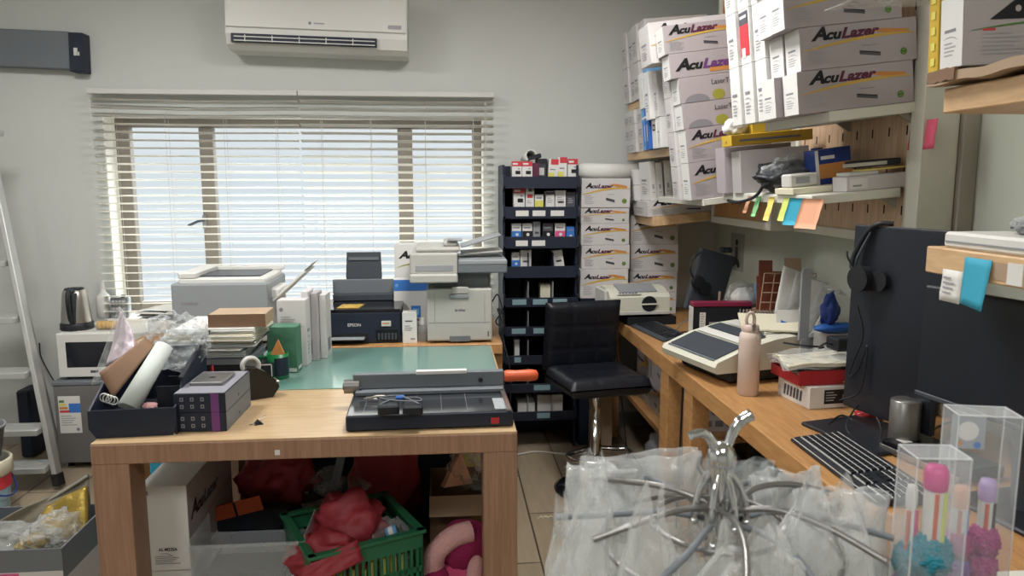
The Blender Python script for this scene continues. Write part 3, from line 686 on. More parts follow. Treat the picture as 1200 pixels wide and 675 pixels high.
def inkbox(x0, x1, k, htop, label, style, body='carton_bright', tilt=0., yy=None, depth=.09):
    """ink carton on rack shelf k; htop = photo row of its top edge"""
    y = 4.12 if yy is None else yy; X0, X1 = RT(x0, y), RT(x1, y); z = shz[k] + .0005; h = at(600, htop, Y=y).z - z; w_ = X1 - X0
    mb = MB(); mb.box((0, 0, 0), (w_, depth, h), body, .001); T = faces(w_, depth, h)['front']; T1 = fm_off(T)
    if style == 'canon': mb.rect(0, h * .80, w_, h, 'ink_red', T); mb.rect(w_ * .08, h * .86, w_ * .6, h * .93, 'carton_bright', T1); mb.rect(w_ * .35, h * .48, w_ * .85, h * .62, 'ink_black', T); mb.rect(w_ * .6, h * .68, w_ * .8, h * .72, 'ink_grey', T)
    elif style == 'canon2': mb.rect(w_ * .2, h * .62, w_ * .85, h * .74, 'ink_red', T); mb.rect(w_ * .3, h * .84, w_ * .75, h * .94, 'ink_darkgrey', T); tlines(mb, T, w_ * .15, h * .5, w_ * .6, 2, h * .06)
    elif style == 'yellow': mb.rect(0, 0, w_, h * .72, 'ink_yellow', T); mb.rect(w_ * .15, h * .8, w_ * .8, h * .88, 'ink_grey', T)
    elif style == 'rw': mb.rect(w_ * .2, h * .8, w_, h, 'ink_red', T); mb.rect(0, h * .3, w_ * .6, h * .5, 'ink_yellow', T); mb.rect(w_ * .15, h * .6, w_ * .7, h * .64, 'ink_grey', T)
    elif style == 'cyan' or style == 'black' or style == 'pink':
        c_ = dict(cyan='ink_blue', black='ink_black', pink='ink_pink')[style]
        mb.rect(0, h * .3, w_, h * .66, c_, T); mb.disc(w_ * .55, h * .5, w_ * .16, 'carton_bright', T1); mb.rect(w_ * .1, h * .78, w_ * .8, h * .84, 'ink_grey', T); 
    elif style == 'plain': tlines(mb, T, w_ * .15, h * .7, w_ * .7, 3, h * .08); mb.rect(w_ * .25, h * .5, w_ * .8, h * .58, 'ink_darkgrey', T)
    elif style == 'top': mb.rect(0, h * .86, w_, h * .98, 'ink_darkgrey', T); tlines(mb, T, w_ * .15, h * .7, w_ * .7, 3, h * .08)
    ob = mb.build('ink_box', T=TR((X0, y, z), ry=R(tilt)))
    return tag(ob, label, 'ink box')
inkbox(600, 611.5, 0, 189, 'red topped white ink box first from the left on the top rack shelf', 'canon')
inkbox(612, 624, 0, 189, 'red topped white ink box second from the left on the top rack shelf', 'canon')
inkbox(624.5, 632, 0, 191, 'dark red ink box right of the two red topped ones', 'none', 'ink_maroon')
o = thing('toner_cartridge', 'black toner cartridge leaning on the top shelf of the rack', 'cartridge', (RT(635, 4.14), 4.14, shz[0]), R(0))
b_ = MB(); b_.box((-.03, 0, .0), (.03, .06, .15), 'black_plastic', .004); b_.box((-.022, -.004, .03), (.022, 0, .12), 'dark_grey', .002); b_.build('shell', o)
b_ = MB(); b_.box((-.034, -.004, .15), (.042, .06, .175), 'black_plastic', .004, T=TR((0, 0, 0), ry=R(-16))); b_.box((-.02, -.008, .06), (.012, -.004, .1), 'off_white'); b_.build('cap', o)
inkbox(642, 653, 0, 186, 'white and yellow ink box with red top leaning slightly', 'rw', tilt=3)
inkbox(654, 664.5, 0, 184, 'taller white ink box with red lid mark on the top rack shelf', 'rw')
inkbox(665.5, 677, 0, 186, 'rightmost red topped ink box on the top rack shelf', 'canon')
inkbox(602, 615, 1, 220, 'white ink box with red top on the second rack shelf', 'canon')
inkbox(616, 626, 1, 219, 'white ink box with red band in its middle', 'canon2')
inkbox(627, 637, 1, 228, 'short yellow ink box on the second rack shelf', 'yellow')
inkbox(640, 650, 1, 224, 'white ink box with dark top band on the second rack shelf', 'top')
inkbox(651, 663.5, 1, 223, 'plain white ink box with rows of print, second shelf', 'plain')
inkbox(664.5, 674.5, 1, 225, 'dark ink box with white top right end of second shelf', 'top', 'ink_darkgrey')
inkbox(600, 611, 2, 262, 'white ink box with blue print on the third rack shelf', 'cyan')
inkbox(612.5, 624, 2, 262, 'white ink box with black print on the third rack shelf', 'black')
inkbox(625, 633.5, 2, 260, 'narrow grey ink box on the third rack shelf', 'plain', 'grey_plastic')
inkbox(636.5, 648.5, 2, 262, 'dark grey ink box on the third rack shelf', 'black', 'ink_darkgrey')
inkbox(651, 663, 2, 262, 'white ink box with pink print on the third rack shelf', 'pink')
inkbox(664.5, 674, 2, 266, 'small blue ink box at the right end of the third shelf', 'cyan', 'ink_blue')
inkbox(600, 609, 3, 296, 'small ink box with blue and red bands, fourth rack shelf', 'cyan')
inkbox(610, 623, 3, 293, 'white ink box with dark print on the fourth rack shelf', 'plain')
inkbox(652, 664, 3, 294, 'white ink box leaning over on the fourth rack shelf', 'plain', tilt=-9)
inkbox(634, 646, 4, 334, 'pale carton lying in the middle cubby of the rack', 'none', 'paper_cream')
inkbox(603, 609, 6, 398, 'small roll of white tape carton in a lower cubby', 'none', 'paper')
inkbox(607, 628, 8, 472, 'flat white carton in the lowest rack bin', 'none', 'paper', depth=.2)
inkbox(631, 662, 8, 464, 'bigger white carton standing in the lowest rack bin', 'none', 'paper', depth=.2)
inkbox(640, 672, 7, 440, 'black coiled cable carton in the lower bin of the rack', 'none', 'black_matte')
cable('white_cable', 'tangled white cable on the floor around the foot of the stool', [(.62, 3.78, .006), (.75, 3.84, .02), (.92, 3.80, .006), (.95, 3.70, .03), (.82, 3.76, .012), (.70, 3.82, .03), (.86, 3.88, .006), (1.0, 3.9, .01)], .005, 'white_plastic')
c = MB()
for k in range(5): c.tube([(.012 * k, .01 * (k % 2), .002), (.012 * k + .018, .012 * ((k + 1) % 2) + .004, .006), (.012 * k + .024, .02 * (k % 2), .002)], .0025, 'paper_cream', 5)
tag(c.build('paper_scrap', loc=tuple(at(630, 608, Z=0))), 'small pale scrap lying on the floor tiles beside the work table', 'scrap')
# paper roll standing in the top of the rack, and the long roll beside
o = MB(); zt = shz[0]; c0 = at(621, 179, Y=4.2)
pr = MB(); rp = [(.030, 0), (.030, .26)]; pr.lathe([(.026, .0), (.031, .0), (.031, .27), (.025, .27), (.025, .02)], 'paper', 24); pr.disc(0, 0, .0249, 'grey_plastic', Matrix.Translation((0, 0, .12)))
tag(pr.build('paper_roll', T=TR((c0.x - .0, 4.41, 1.634), rx=R(86))), 'rolled paper tube pointing forward on top of the ink rack', 'paper roll')

# ================================================================== CARTON STACKS by the back wall
tag(MB().box((.757, 4.12, 0), (.95, 4.42, .858), 'navy_black', .004).build('low_cabinet'), 'narrow black cabinet under the carton column behind the stool', 'cabinet')
z = .86
hs = [.166, .134, .12, .088, .161]; nm = ['lowest', 'second from the bottom', 'middle', 'slimmest', 'topmost']
for k, h in enumerate(hs):
    dx = rnd.uniform(-.004, .004)
    carton('toner_carton', '%s white toner carton in the column next to the ink rack' % nm[k], 'box', TR((.757 + dx, 4.115 + rnd.uniform(-.004, .004), z)), .272, .31, h - .001, 'carton_white', d_acu, group='toner cartons stacked by the ink rack'); z += h
rl = MB(); rl.lathe([(.036, 0), (.04, 0), (.04, .34), (.036, .34), (.036, .0)], 'paper', 24)
tag(rl.build('paper_roll', T=TR((.735, 4.17, z + .0405), ry=R(90))), 'long white paper roll lying on top of the carton column', 'paper roll')

# ================================================================== RIGHT SIDE DESKS
DX = .955
def desk(name, label, y0, y1, legs):
    o = thing(name, label, 'desk', (DX, y0, 0)); d = XR - DX - .003
    t_ = MB(); t_.box((0, 0, .68), (d, y1 - y0, .75), 'desk_wood', .003); t_.build('desktop', o)
    for l0, l1 in legs: MB().box((.004, l0 - y0, 0), (.075, l1 - y0, .68), 'desk_wood', .002).build('leg', o); MB().box((d - .08, l0 - y0, 0), (d - .01, l1 - y0, .68), 'desk_wood', .002).build('leg', o)
    return o
o = desk('side_desk', 'far wooden desk against the side wall with the laminator on it', 2.96, 4.43, [(3.10, 3.21), (4.30, 4.41)])
MB().box((.06, .30, .30), (.60, 1.30, .33), 'desk_wood', .002).build('lower_shelf', o)
MB().box((.61, .26, .33), (.64, 1.32, .67), 'desk_wood').build('back_board', o)
for x in (.02, .60): MB().box((x, .26, .0), (x + .04, .30, .34), 'desk_wood').build('shelf_support', o); MB().box((x, 1.28, .0), (x + .04, 1.32, .34), 'desk_wood').build('shelf_support', o)
o = desk('side_desk', 'near wooden desk against the side wall carrying the two monitors', .75, 2.955, [(2.78, 2.88), (.78, .88)])

# column two of cartons stands on the far desk
z = .75
hs = [.125, .125, .156, .162]; nm = ['lowest', 'second from the bottom', 'third from the bottom', 'topmost']
for k, h in enumerate(hs):
    carton('toner_carton', '%s white toner carton of the column standing on the far desk' % nm[k], 'box', TR((1.06 + rnd.uniform(-.004, .004), 4.21, z)), .28, .2, h - .001, 'carton_white', d_acu, group='toner cartons stacked in the desk corner'); z += h

# cartons on the lower shelf under the far desk
def d_rec(mb, T, w, h):
    mb.text('AcuLazer', w * .3, h * .62, h * .12, 'ink_black', T, bold=.02, shear=.3); mb.disc(w * .55, h * .42, h * .1, 'ink_grey', T)
    for k in range(4): mb.rect(w * (.25 + .15 * k), h * .1, w * (.36 + .15 * k), h * .22, 'ink_grey', T)
zz = .331
carton('toner_carton', 'white carton with recycling marks under the far desk near the leg', 'box', TR((1.07, 3.34, zz)), .36, .2, .25, 'carton_white', d_rec, d_rec)
carton('toner_carton', 'white carton lying on the recycling marked carton under the far desk', 'box', TR((1.08, 3.35, zz + .251)), .3, .18, .075, 'carton_white', None, d_end)
carton('toner_carton', 'grey printed carton under the far desk beyond the recycling marked one', 'box', TR((1.07, 3.56, zz)), .36, .22, .16, 'carton_grey', d_acu, d_acu)
carton('toner_carton', 'upper grey printed carton under the far desk behind the marked one', 'box', TR((1.08, 3.56, zz + .161)), .34, .22, .15, 'carton_grey', d_acu, d_acu)
carton('toner_carton', 'farthest grey carton under the far desk beside the stool', 'box', TR((1.07, 3.80, zz)), .36, .25, .31, 'carton_grey', d_acu, d_acu)
# grey bag slumped on the floor under the far desk
b_ = MB(); b_.blob((0, 0, .10), (.20, .24, .17), 'paper_grey', 4, .35, 1.8, 4, flat=0.0)
tag(b_.build('packing_bag', loc=(1.22, 3.55, 0)), 'slumped grey plastic bag on the floor under the far desk', 'bag')
carton('kraft_carton', 'brown carton standing on the floor behind the stool pole', 'box', TR((.80, 3.98, 0)), .12, .07, .5, 'kraft')
cable('desk_cable', 'black cable hanging from the far desk edge behind the stool', [(1.0, 3.97, .752), (.93, 3.95, .76), (.925, 3.94, .6), (.955, 3.9, .3), (.97, 3.8, .02)], .004)
cable('desk_cable', 'thin black cable hanging between the two desk legs', [(1.0, 3.02, .66), (.99, 3.0, .45), (.985, 3.0, .2), (.99, 3.02, .01)], .004)
cable('floor_cable', 'white cable lying across the floor before the ink rack', [(.2, 4.0, .006), (.35, 3.98, .006), (.5, 4.03, .006), (.7, 3.97, .006), (.9, 4.02, .006)], .005, 'white_plastic')

# ================================================================== LAMINATOR, keyboards, mouse
def rpos(px, py): return at(px, py, Z=.75)
lx, ly = 1.03, 3.66
o = thing('laminator', 'cream laminating machine with round side vent at the far desk end', 'laminator', (.865, 3.845, .797), R(4))
tag(MB().box((0, 0, 0), (.27, .24, .0455), 'black_matte', .003).build('black_case', loc=(.965, 3.855, .75), rot=(0, 0, R(4))), 'flat black case under the cream laminating machine', 'case'); 
# cross-section along its depth, extruded along local x
b_ = MB(); prof = [(0, .02), (0, .125), (.04, .145), (.20, .165), (.30, .12), (.36, .05), (.36, .02)]
b_ = MB(); T = fm((0, 0, 0), (0, 1, 0), (0, 0, 1))
b_.prism([(.0, .015), (.0, .105), (.02, .125), (.10, .145), (.18, .15), (.22, .125), (.255, .06), (.255, .015)], .33, 'cream_plastic', T)
b_.box((0.0, -.004, .012), (.33, .002, .03), 'off_white', .002); lb_ = b_.build('body', o)
c = MB(); tt = fm((0, .03, .1278), (1, 0, 0), (0, .08, .0205)); c.box((.06, .0, .0), (.27, .12, .006), 'grey_plastic', .004, T=tt); c.box((.04, -.028, -.001), (.17, -.006, .003), 'white_plastic', T=tt)
for k in range(6): c.box((.05 + .018 * k, -.022, .003), (.062 + .018 * k, -.012, .005), 'dark_grey', T=tt)
c.build('control_panel', lb_)
c = MB(); c.cyl((.215, -.0015, .07), (.215, -.006, .07), .042, .04, 'black_plastic', 24); c.box((.17, -.012, .064), (.26, -.004, .072), 'cream_plastic', .002); c.build('side_vent', o)
c = MB(); c.box((-.04, .03, .03), (.0, .22, .05), 'off_white', .004); c.box((-.02, .03, .05), (.0, .23, .14), 'off_white', .006); c.build('feed_tray', o)
for x in (.12, .3):
    for y in (.04, .22): MB().cyl((x, y, 0), (x, y, .016), .014, .014, 'rubber', 10).build('foot', o)
b_ = MB(); b_.tube([(0, 0, .006), (.05, .01, .006), (.06, .03, .006)], .006, 'yellow_note'); b_.tube([(.05, -.005, .006), (.1, .0, .006)], .006, 'salmon_note')
tag(b_.build('marker_pens', loc=(.95, 4.0, .797 + .1505), rot=(0, 0, .2)), 'yellow green wrapped marker lying on the laminator', 'marker')

def keyboard(label, corner, ang, L, Dp, body, keys, rows, split):
    o = thing('keyboard', label, 'keyboard', (corner[0], corner[1], .75), ang)
    b_ = MB(); b_.prism([(0, 0), (Dp, 0), (Dp, .024), (Dp - .02, .024), (.02, .012), (0, .006)], L, body, fm((0, 0, .002), (0, 1, 0), (0, 0, 1))); b_.build('case', o)
    T = fm((0, .012, .0), (1, 0, 0), (0, 1, 0)); 
    k = MB(); kw = .0185
    for r in range(rows):
        y = .028 + r * (Dp - .045) / rows; z = .012 + (y - .02) / (Dp - .04) * .012 + .002
        x = .012; r_ = random.Random(r)
        secs = [(0.012, L * .64), (L * .665, L * .79), (L * .815, L - .012)]
        for si, (s0, s1) in enumerate(secs):
            if si == 1 and r in (1, 2) and rows > 4: 
                if r == 2: continue
            x = s0
            while x + .01 < s1:
                w_ = kw * (5.5 if (r == 0 and si == 0 and abs(x - s0 - 3 * kw) < kw * .6) else 1.0)
                w_ = min(w_, s1 - x); k.box((x + .001, y, z), (x + w_ - .0025, y + (Dp - .045) / rows - .003, z + .0055), keys, .0008); x += w_
    k.build('keys', o)
    for x in (.03, L - .03): MB().box((x - .012, .01, 0), (x + .012, .02, .0025), 'rubber').build('foot', o)
    for x in (.03, L - .03): MB().box((x - .012, Dp - .02, 0), (x + .012, Dp - .01, .0025), 'rubber').build('foot', o)
    return o
# seated user faces the side wall: keyboard length runs along the desk edge
keyboard('black keyboard at the far desk edge before the laminator', (.975, 3.825, 0), R(-82), .40, .14, 'dark_grey', 'black_plastic', 5, 0)
ko = keyboard('large black keyboard with pale row gaps at the near desk edge', (1.005, 2.04, 0), R(-91), .455, .155, 'black_plastic', 'black_plastic', 6, 0)
# pale gaps between the key rows of the near keyboard
g = MB()
for r in range(7):
    y = .028 + r * (.155 - .045) / 6 - .0016; z = .012 + (y - .02) / (.155 - .04) * .012 + .0035
    for s0, s1 in ((.01, .29), (.303, .36), (.371, .447)):
        if r == 0 or not (s0 > .3 and s0 < .31 and r in (2, 3)): g.box((s0, y - .0012, z - .002), (s1, y + .0012, z + .0022), 'off_white')
g.box((.004, .004, .010), (.45, .0065, .0115), 'off_white'); g.build('row_gaps', ko)
o = thing('computer_mouse', 'black wireless mouse beside the far keyboard', 'mouse', tuple(at(787, 396, Z=.75)), R(-60))
b_ = MB()
b_.grid(lambda u, v: Vector(((v - .5) * .11, .031 * math.cos(PI * u) * (1 - .25 * (2 * v - 1) ** 2) * (math.sin(PI * min(max(v, .02), .98)) ** .35), .001 + .036 * math.sin(PI * u) * math.sin(PI * min(max(v, .02), .98)) ** .5)), 16, 16, 'black_plastic'); b_.box((-.045, -.025, 0), (.045, .025, .004), 'black_plastic', .002); b_.build('body', o)
MB().cyl((.03, -.004, .032), (.03, .004, .032), .008, .008, 'dark_grey', 12).build('scroll_wheel', o)

# ================================================================== MONITORS
def rot_face(p, ang): return Matrix.Translation(p) @ Matrix.Rotation(ang, 4, 'Z')
# far monitor, black back panel with its headset
q = at(838, 365, Y=3.62)
o = thing('monitor', 'black monitor turned on its side far down the desk beyond the laminator', 'monitor', (1.34, 3.60, .75), R(8))
b_ = MB(); T = TR((-.06, 0, .11), ry=R(15)); b_.box((-.1, 0, .0), (.09, .035, .31), 'dark_grey', .006, T=T, seg=2); b_.box((-.085, -.0015, .012), (.08, .001, .295), 'dark_grey', T=T); b_.build('screen', o)
b_ = MB(); b_.box((-.06, .015, 0), (.1, .15, .012), 'black_plastic', .004); b_.cyl((.0, .07, .01), (-.02, .045, .2), .015, .015, 'black_plastic', 12); b_.build('stand', o)
b_ = MB(); b_.box((.03, -.01, .408), (.085, .03, .436), 'black_plastic', .006); b_.cyl((.05, -.014, .42), (.05, -.01, .42), .01, .01, 'dark_grey', 14); b_.build('webcam', o)
o2 = thing('headset', 'black headset hanging on the far monitor', 'headset', (1.255, 3.575, 1.02), R(8))
b_ = MB(); b_.tube(spline([(-.02, .0, .0), (-.055, .0, .05), (-.045, .005, .11), (.0, .01, .145)], 6), .005, 'black_plastic'); b_.build('headband', o2)
for dz, dx in ((0, -.015), (-.03, .02)): MB().cyl((dx, -.022, dz), (dx, .004, dz), .03, .034, 'black_matte', 20).build('ear_cushion', o2)
b_ = MB(); b_.box((-.035, .0, 0), (.07, .16, .035), 'black_plastic', .006)
tag(b_.build('dock', loc=(1.225, 3.40, .75)), 'low black box with cables beside the far keyboard', 'device')
cable('tangled_cable', 'black cables looping on the desk in front of the laminator', [(1.1, 3.62, .756), (1.2, 3.56, .756), (1.24, 3.5, .77), (1.18, 3.52, .756), (1.12, 3.58, .757), (1.2, 3.64, .756), (1.27, 3.6, .756)], .003)
cable('tangled_cable', 'grey cable arching beside the round vent of the laminator', [(1.13, 3.58, .754), (1.16, 3.585, .80), (1.19, 3.58, .825), (1.23, 3.58, .86), (1.26, 3.56, .80), (1.27, 3.5, .786)], .0025, 'mid_grey')

# big portrait monitor
A = at(1000, 263, Y=2.22); B = at(1096, 270, Y=1.935)
d = Vector((B.x - A.x, B.y - A.y, 0)); ang = math.atan2(d.y, d.x); Wm = .33
o = thing('monitor', 'tall black monitor turned upright with a headset on its corner', 'monitor', (A.x, A.y, .75), ang)
hz = .575; tl = R(-.5)
Tm = Matrix.Translation((0, 0, .05)) @ Matrix.Rotation(tl, 4, 'X')
b_ = MB(); b_.box((0, 0, 0), (Wm, .018, hz), 'screen_matte', .004, T=Tm); b_.prism([(.018, .03), (.05, .12), (.05, hz - .14), (.018, hz - .03)], Wm - .06, 'black_plastic', Tm @ fm((.03, 0, 0), (0, 1, 0), (0, 0, 1))); sc_ = b_.build('screen_housing', o)
b_ = MB(); b_.box((.008, -.0015, .008), (Wm - .008, .001, hz - .008), 'screen_black', T=Tm); b_.build('screen_panel', sc_)
b_ = MB(); b_.box((.0, -.16, 0), (.30, .09, .012), 'black_plastic', .004); b_.build('stand_base', o)
b_ = MB(); b_.box((.165, .06, .012), (.205, .08, .12), 'dark_grey', .004); b_.box((.16, .055, .1), (.21, .08, .40), 'dark_grey', .004); b_.build('stand_column', o)
o2 = thing('headset', 'black headset hanging over the corner of the tall upright monitor', 'headset', (A.x, A.y, .75), ang)
Tm2 = Tm
b_ = MB(); b_.tube([Tm2 @ Vector(p) for p in spline([(.055, -.03, hz - .155), (.03, -.028, hz - .125), (.035, -.022, hz - .08), (.065, -.014, hz - .02), (.10, -.006, hz + .006), (.13, .02, hz + .008)], 6)], .0075, 'black_plastic', 8); b_.tube([Tm2 @ Vector(p) for p in spline([(.045, -.03, hz - .125), (.05, -.03, hz - .10), (.055, -.024, hz - .08), (.08, -.014, hz - .02)], 6)], .004, 'dark_grey'); b_.build('headband', o2)
MB().cyl(Tm2 @ Vector((.075, -.004, hz - .16)), Tm2 @ Vector((.075, -.05, hz - .16)), .036, .039, 'black_matte', 24).build('ear_cushion', o2)
MB().cyl(Tm2 @ Vector((.125, -.003, hz - .16)), Tm2 @ Vector((.125, -.022, hz - .16)), .030, .032, 'black_matte', 24).build('ear_cushion', o2)  # thin second cushion stands in for the dark shadow beside the first
b_ = MB(); b_.tube([Tm2 @ Vector(p) for p in spline([(.05, -.035, hz - .135), (.035, -.05, hz - .10), (.03, -.05, hz - .08)], 5)], .003, 'black_plastic'); b_.build('microphone', o2)
b_ = MB(); b_.tube([Tm2 @ Vector(p) for p in spline([(.08, -.045, hz - .24), (.085, -.02, hz - .33), (.05, -.015, hz - .42), (.035, -.015, hz - .47), (.075, -.02, hz - .44), (.10, -.016, hz - .36), (.09, -.02, hz - .5), (.04, -.05, .03)], 7)], .0025, 'black_plastic', 6); b_.build('cord', o2)

q = at(1060, 500, Y=1.955)
tag(MB().lathe([(.0, 0), (.04, .0), (.041, .004), (.041, .128), (.037, .132), (0, .132)], 'steel_dark', 32).build('silver_cylinder', loc=(q.x, 1.955, .7625)), 'short silver cylinder standing before the tall upright monitor', 'cylinder')
# landscape monitor nearer the camera
A = at(1082, 335, Y=1.76); ang = math.atan2(-.96, -.0 + .1)
o = thing('monitor', 'wide black monitor nearest the camera on the near desk', 'monitor', (A.x, A.y, .75), R(-81))
zt = A.z - .75; hz = .272; Wm = .5; z0 = zt - hz
Tm = Matrix.Translation((0, 0, z0)) @ Matrix.Rotation(R(-1), 4, 'X')
b_ = MB(); b_.box((0, 0, 0), (Wm, .02, hz + .002), 'screen_matte', .004, T=Tm); b_.box((.1, .02, .05), (Wm - .1, .05, hz - .06), 'black_plastic', .01, T=Tm); sc_ = b_.build('screen_housing', o)
b_ = MB(); b_.box((.008, -.0015, .008), (Wm - .008, .001, hz - .006), 'screen_black', T=Tm); b_.box((0.0, -.004, -.006), (Wm, .004, .006), 'dark_grey', .002, T=Tm); b_.build('screen_panel', sc_)
b_ = MB(); b_.cyl((.25, .08, .01), (.25, .055, z0 + .1), .02, .02, 'dark_grey', 14); b_.build('stand_column', o)
b_ = MB(); b_.box((.14, -.02, 0), (.36, .17, .012), 'black_plastic', .004); b_.build('stand_base', o)

# small black device with silver edge behind the keyboard
o = thing('slim_computer', 'low black box with silver front edge behind the near keyboard', 'computer', tuple(at(1032, 528, Z=.75)), R(-79))
MB().box((0, 0, .004), (.26, .15, .036), 'black_gloss', .004).build('case', o); cs_ = o.children[0] if o.children else o; MB().box((-.003, -.003, .006), (.263, .0, .022), 'steel', .001).build('front_trim', cs_); MB().box((.02, .03, .036), (.05, .06, .0366), 'off_white').build('sticker', cs_)
for x in (.02, .24): MB().box((x - .01, .02, 0), (x + .01, .13, .0045), 'rubber').build('foot', o)
cable('thin_cable', 'thin black cable looping over the desk left of the upright monitor', [at(963, 505, Z=.754), at(985, 487, Z=.77), at(1003, 497, Z=.757), at(1000, 512, Z=.754), at(992, 497, Z=.78), at(1010, 470, Y=2.17), at(1022, 480, Y=2.12), at(1032, 500, Y=2.05), at(1031, 518, Z=.757)], .003)
cable('thin_cable', 'black cable drawn behind the slim computer towards the wide monitor', [at(1075, 518, Z=.757), at(1100, 500, Z=.8), at(1125, 492, Z=.84)], .003, 'mid_grey')

# ================================================================== FRANKING / SCANNER machine
p = at(785, 425, Z=.75); 
o = thing('flatbed_machine', 'cream and grey desktop machine with sloping dark lid overhanging the desk edge', 'machine', (.925, 3.00, .75), R(-76))
# local x runs toward the camera along the desk edge, local y into the desk
L_, D_ = .38, .36
b_ = MB(); b_.box((.02, .05, .003), (L_ - .02, D_ - .03, .05), 'black_plastic', .008); b_.build('base', o)
prof = [(-.02, .05), (-.03, .075), (-.02, .092), (.10, .135), (.24, .165), (.33, .172), (D_, .165), (D_, .05)]
b_ = MB(); b_.prism(prof, L_, 'cream_plastic', fm((0, 0, 0), (0, 1, 0), (0, 0, 1))); b_.build('body', o)
def onprof(a, bz): return None
c = MB(); tt = fm((.03, .0, .1005), (1, 0, 0), (0, .12, .043)); c.box((.0, -.008, 0), (L_ - .06, .115, .004), 'dark_grey', .002, T=tt); c.box((.0, -.02, 0), (L_ - .06, -.011, .004), 'mid_grey', .001, T=tt); c.build('lower_lid', o)
c = MB(); tt = fm((.03, .118, .1435), (1, 0, 0), (0, .14, .03)); c.box((.0, .05, 0), (L_ - .08, .115, .004), 'dark_grey', .002, T=tt); c.box((-.005, .0, 0), (L_ - .05, .045, .003), 'white_plastic', .001, T=tt); c.build('upper_lid', o)
c = MB(); c.box((.05, .25, .169), (.3, .34, .176), 'white_plastic', .001); c.box((.12, .26, .176), (.28, .30, .1775), 'dark_grey'); c.build('control_panel', o)
# red / black box behind it
o = thing('document_case', 'black document case with maroon top standing behind the cream machine', 'case', (1.13, 3.30, .75), R(-2))
MB().box((0, 0, 0), (.27, .05, .19), 'black_plastic', .002).build('body', o); MB().box((-.003, -.003, .1905), (.273, .053, .212), 'maroon', .003).build('lid', o)
c = MB(); tf = fm((0, -.0012, 0), (1, 0, 0), (0, 0, 1)); c.rect(.03, .06, .058, .165, 'paper', tf); tlines(c, fm_off(tf), .034, .155, .02, 6, .011); c.rect(.075, .05, .25, .12, 'ink_lightgrey', tf); c.build('label', o)
MB().box((-.006, -.006, 0), (-.0005, .05, .19), 'off_white', .001).build('spine', o)
# tumbler bottle
bp = at(876, 462, Z=.75)
o = thing('water_bottle', 'pale pink water bottle with loop lid standing at the desk edge', 'bottle', (bp.x, bp.y, .75))
MB().lathe([(.033, 0), (.0375, .004), (.0375, .205), (.035, .222), (.028, .23)], 'bottle_pink', 32).build('body', o)
MB().lathe([(.029, .23), (.030, .234), (.030, .25), (.024, .255)], 'bottle_lid', 28).build('lid', o)
c = MB(); c.tube(spline([(-.013, 0, .25), (-.016, 0, .275), (-.009, 0, .294), (.005, 0, .295), (.013, 0, .278), (.012, 0, .25)], 5), .006, 'bottle_lid', 8); c.box((-.008, -.03, .235), (.008, -.024, .262), 'steel', .002); c.build('carry_loop', o)
c = MB(); c.rect(-.004, .15, .012, .152, 'off_white', fm((0, -.0378, 0), (1, 0, 0), (0, 0, 1))); c.rect(-.004, .15, -.002, .165, 'off_white', fm((0, -.0378, 0), (1, 0, 0), (0, 0, 1))); c.build('mark', o)

# pile: white box, red tray, papers, bags
zb = .75
def d_lab(mb, T, w, h): mb.rect(w * .18, h * .2, w * .5, h * .85, 'ink_black', T); tlines(mb, fm_off(T), w * .2, h * .7, w * .15, 4, h * .12); mb.disc(w * .44, h * .5, h * .14, 'ink_grey', fm_off(T)); mb.disc(w * .44, h * .5, h * .08, 'ink_black', fm_off(T, 2))
q = at(948, 480, Z=.75)
bx = carton('lidded_box', 'flat white box with black label under the red tray', 'box', TR((q.x, q.y, zb), R(7)), .30, .19, .075, 'carton_bright', d_lab, lambda mb, T, w, h: [mb.poly([(w * (.2 + .1 * k), h * .2, 0), (w * (.26 + .1 * k), h * .2, 0), (w * (.28 + .1 * k), h * .7, 0), (w * (.22 + .1 * k), h * .7, 0)], 'ink_darkgrey', T) for k in range(6)])
o = thing('letter_tray', 'red plastic tray full of papers on the flat white box', 'tray', (q.x - .03, q.y + .02, zb + .076), R(4))
c = MB(); c.box((0, 0, 0), (.33, .19, .004), 'red_plastic'); c.build('bottom', o)
for a, b in (((0, 0, .004), (.33, .004, .05)), ((0, .186, .004), (.33, .19, .06)), ((.326, .004, .004), (.33, .186, .06)), ((0, .004, .004), (.004, .186, .035))): MB().box(a, b, 'red_plastic', .001).build('side_wall', o)
pz = zb + .082
items = [('yellow_note', 'folded yellow card in the red tray'), ('paper', 'white paper lying in the red tray'), ('black_plastic', 'black folder lying in the red tray'), ('paper_grey', 'grey sheet lying in the red tray')]
for k, (m, lb) in enumerate(items):
    s = MB(); s.sheet((0, 0, 0), (.24, 0, 0), (.24, .13, 0), (0, .13, 0), m, th=.003, amp=.004, seed=k + 3, n=8); tag(s.build('paper_sheet', loc=(q.x + .0 + .012 * k, q.y + .045, pz + .0085 * k), rot=(0, 0, R(-6 + 5 * k))), lb, 'paper')
bz = pz + .052
s = MB(); s.sheet((-.05, -.02, 0), (.30, -.02, .015), (.32, .18, .02), (-.02, .18, .0), 'cloudy_film', th=.02, amp=.03, freq=3, n=26, seed=4)
s.sheet((-.03, -.01, .0), (.27, -.01, .01), (.29, .16, .01), (-.01, .16, 0), 'paper_cream', th=.012, amp=.015, freq=2.2, n=16, seed=8)
tag(s.build('wrapped_papers', loc=(q.x - .04, q.y + .03, bz + .0)), 'cream papers in a crinkled clear bag on the red tray', 'paper bag')
o = thing('power_adapter', 'black power adapter with coiled cable on the crinkled bag', 'adapter', (q.x + .17, q.y + .10, bz + .045), R(5)); MB().box((-.05, -.03, 0), (.08, .04, .045), 'black_plastic', .005).build('body', o)
c = MB(); c.tube(spline([(-.05, 0, .02), (-.09, -.02, .03), (-.1, .0, .01), (-.07, .02, .008), (-.13, .03, .012), (-.2, .06, .02)], 6), .0035, 'black_plastic'); c.build('cable', o)
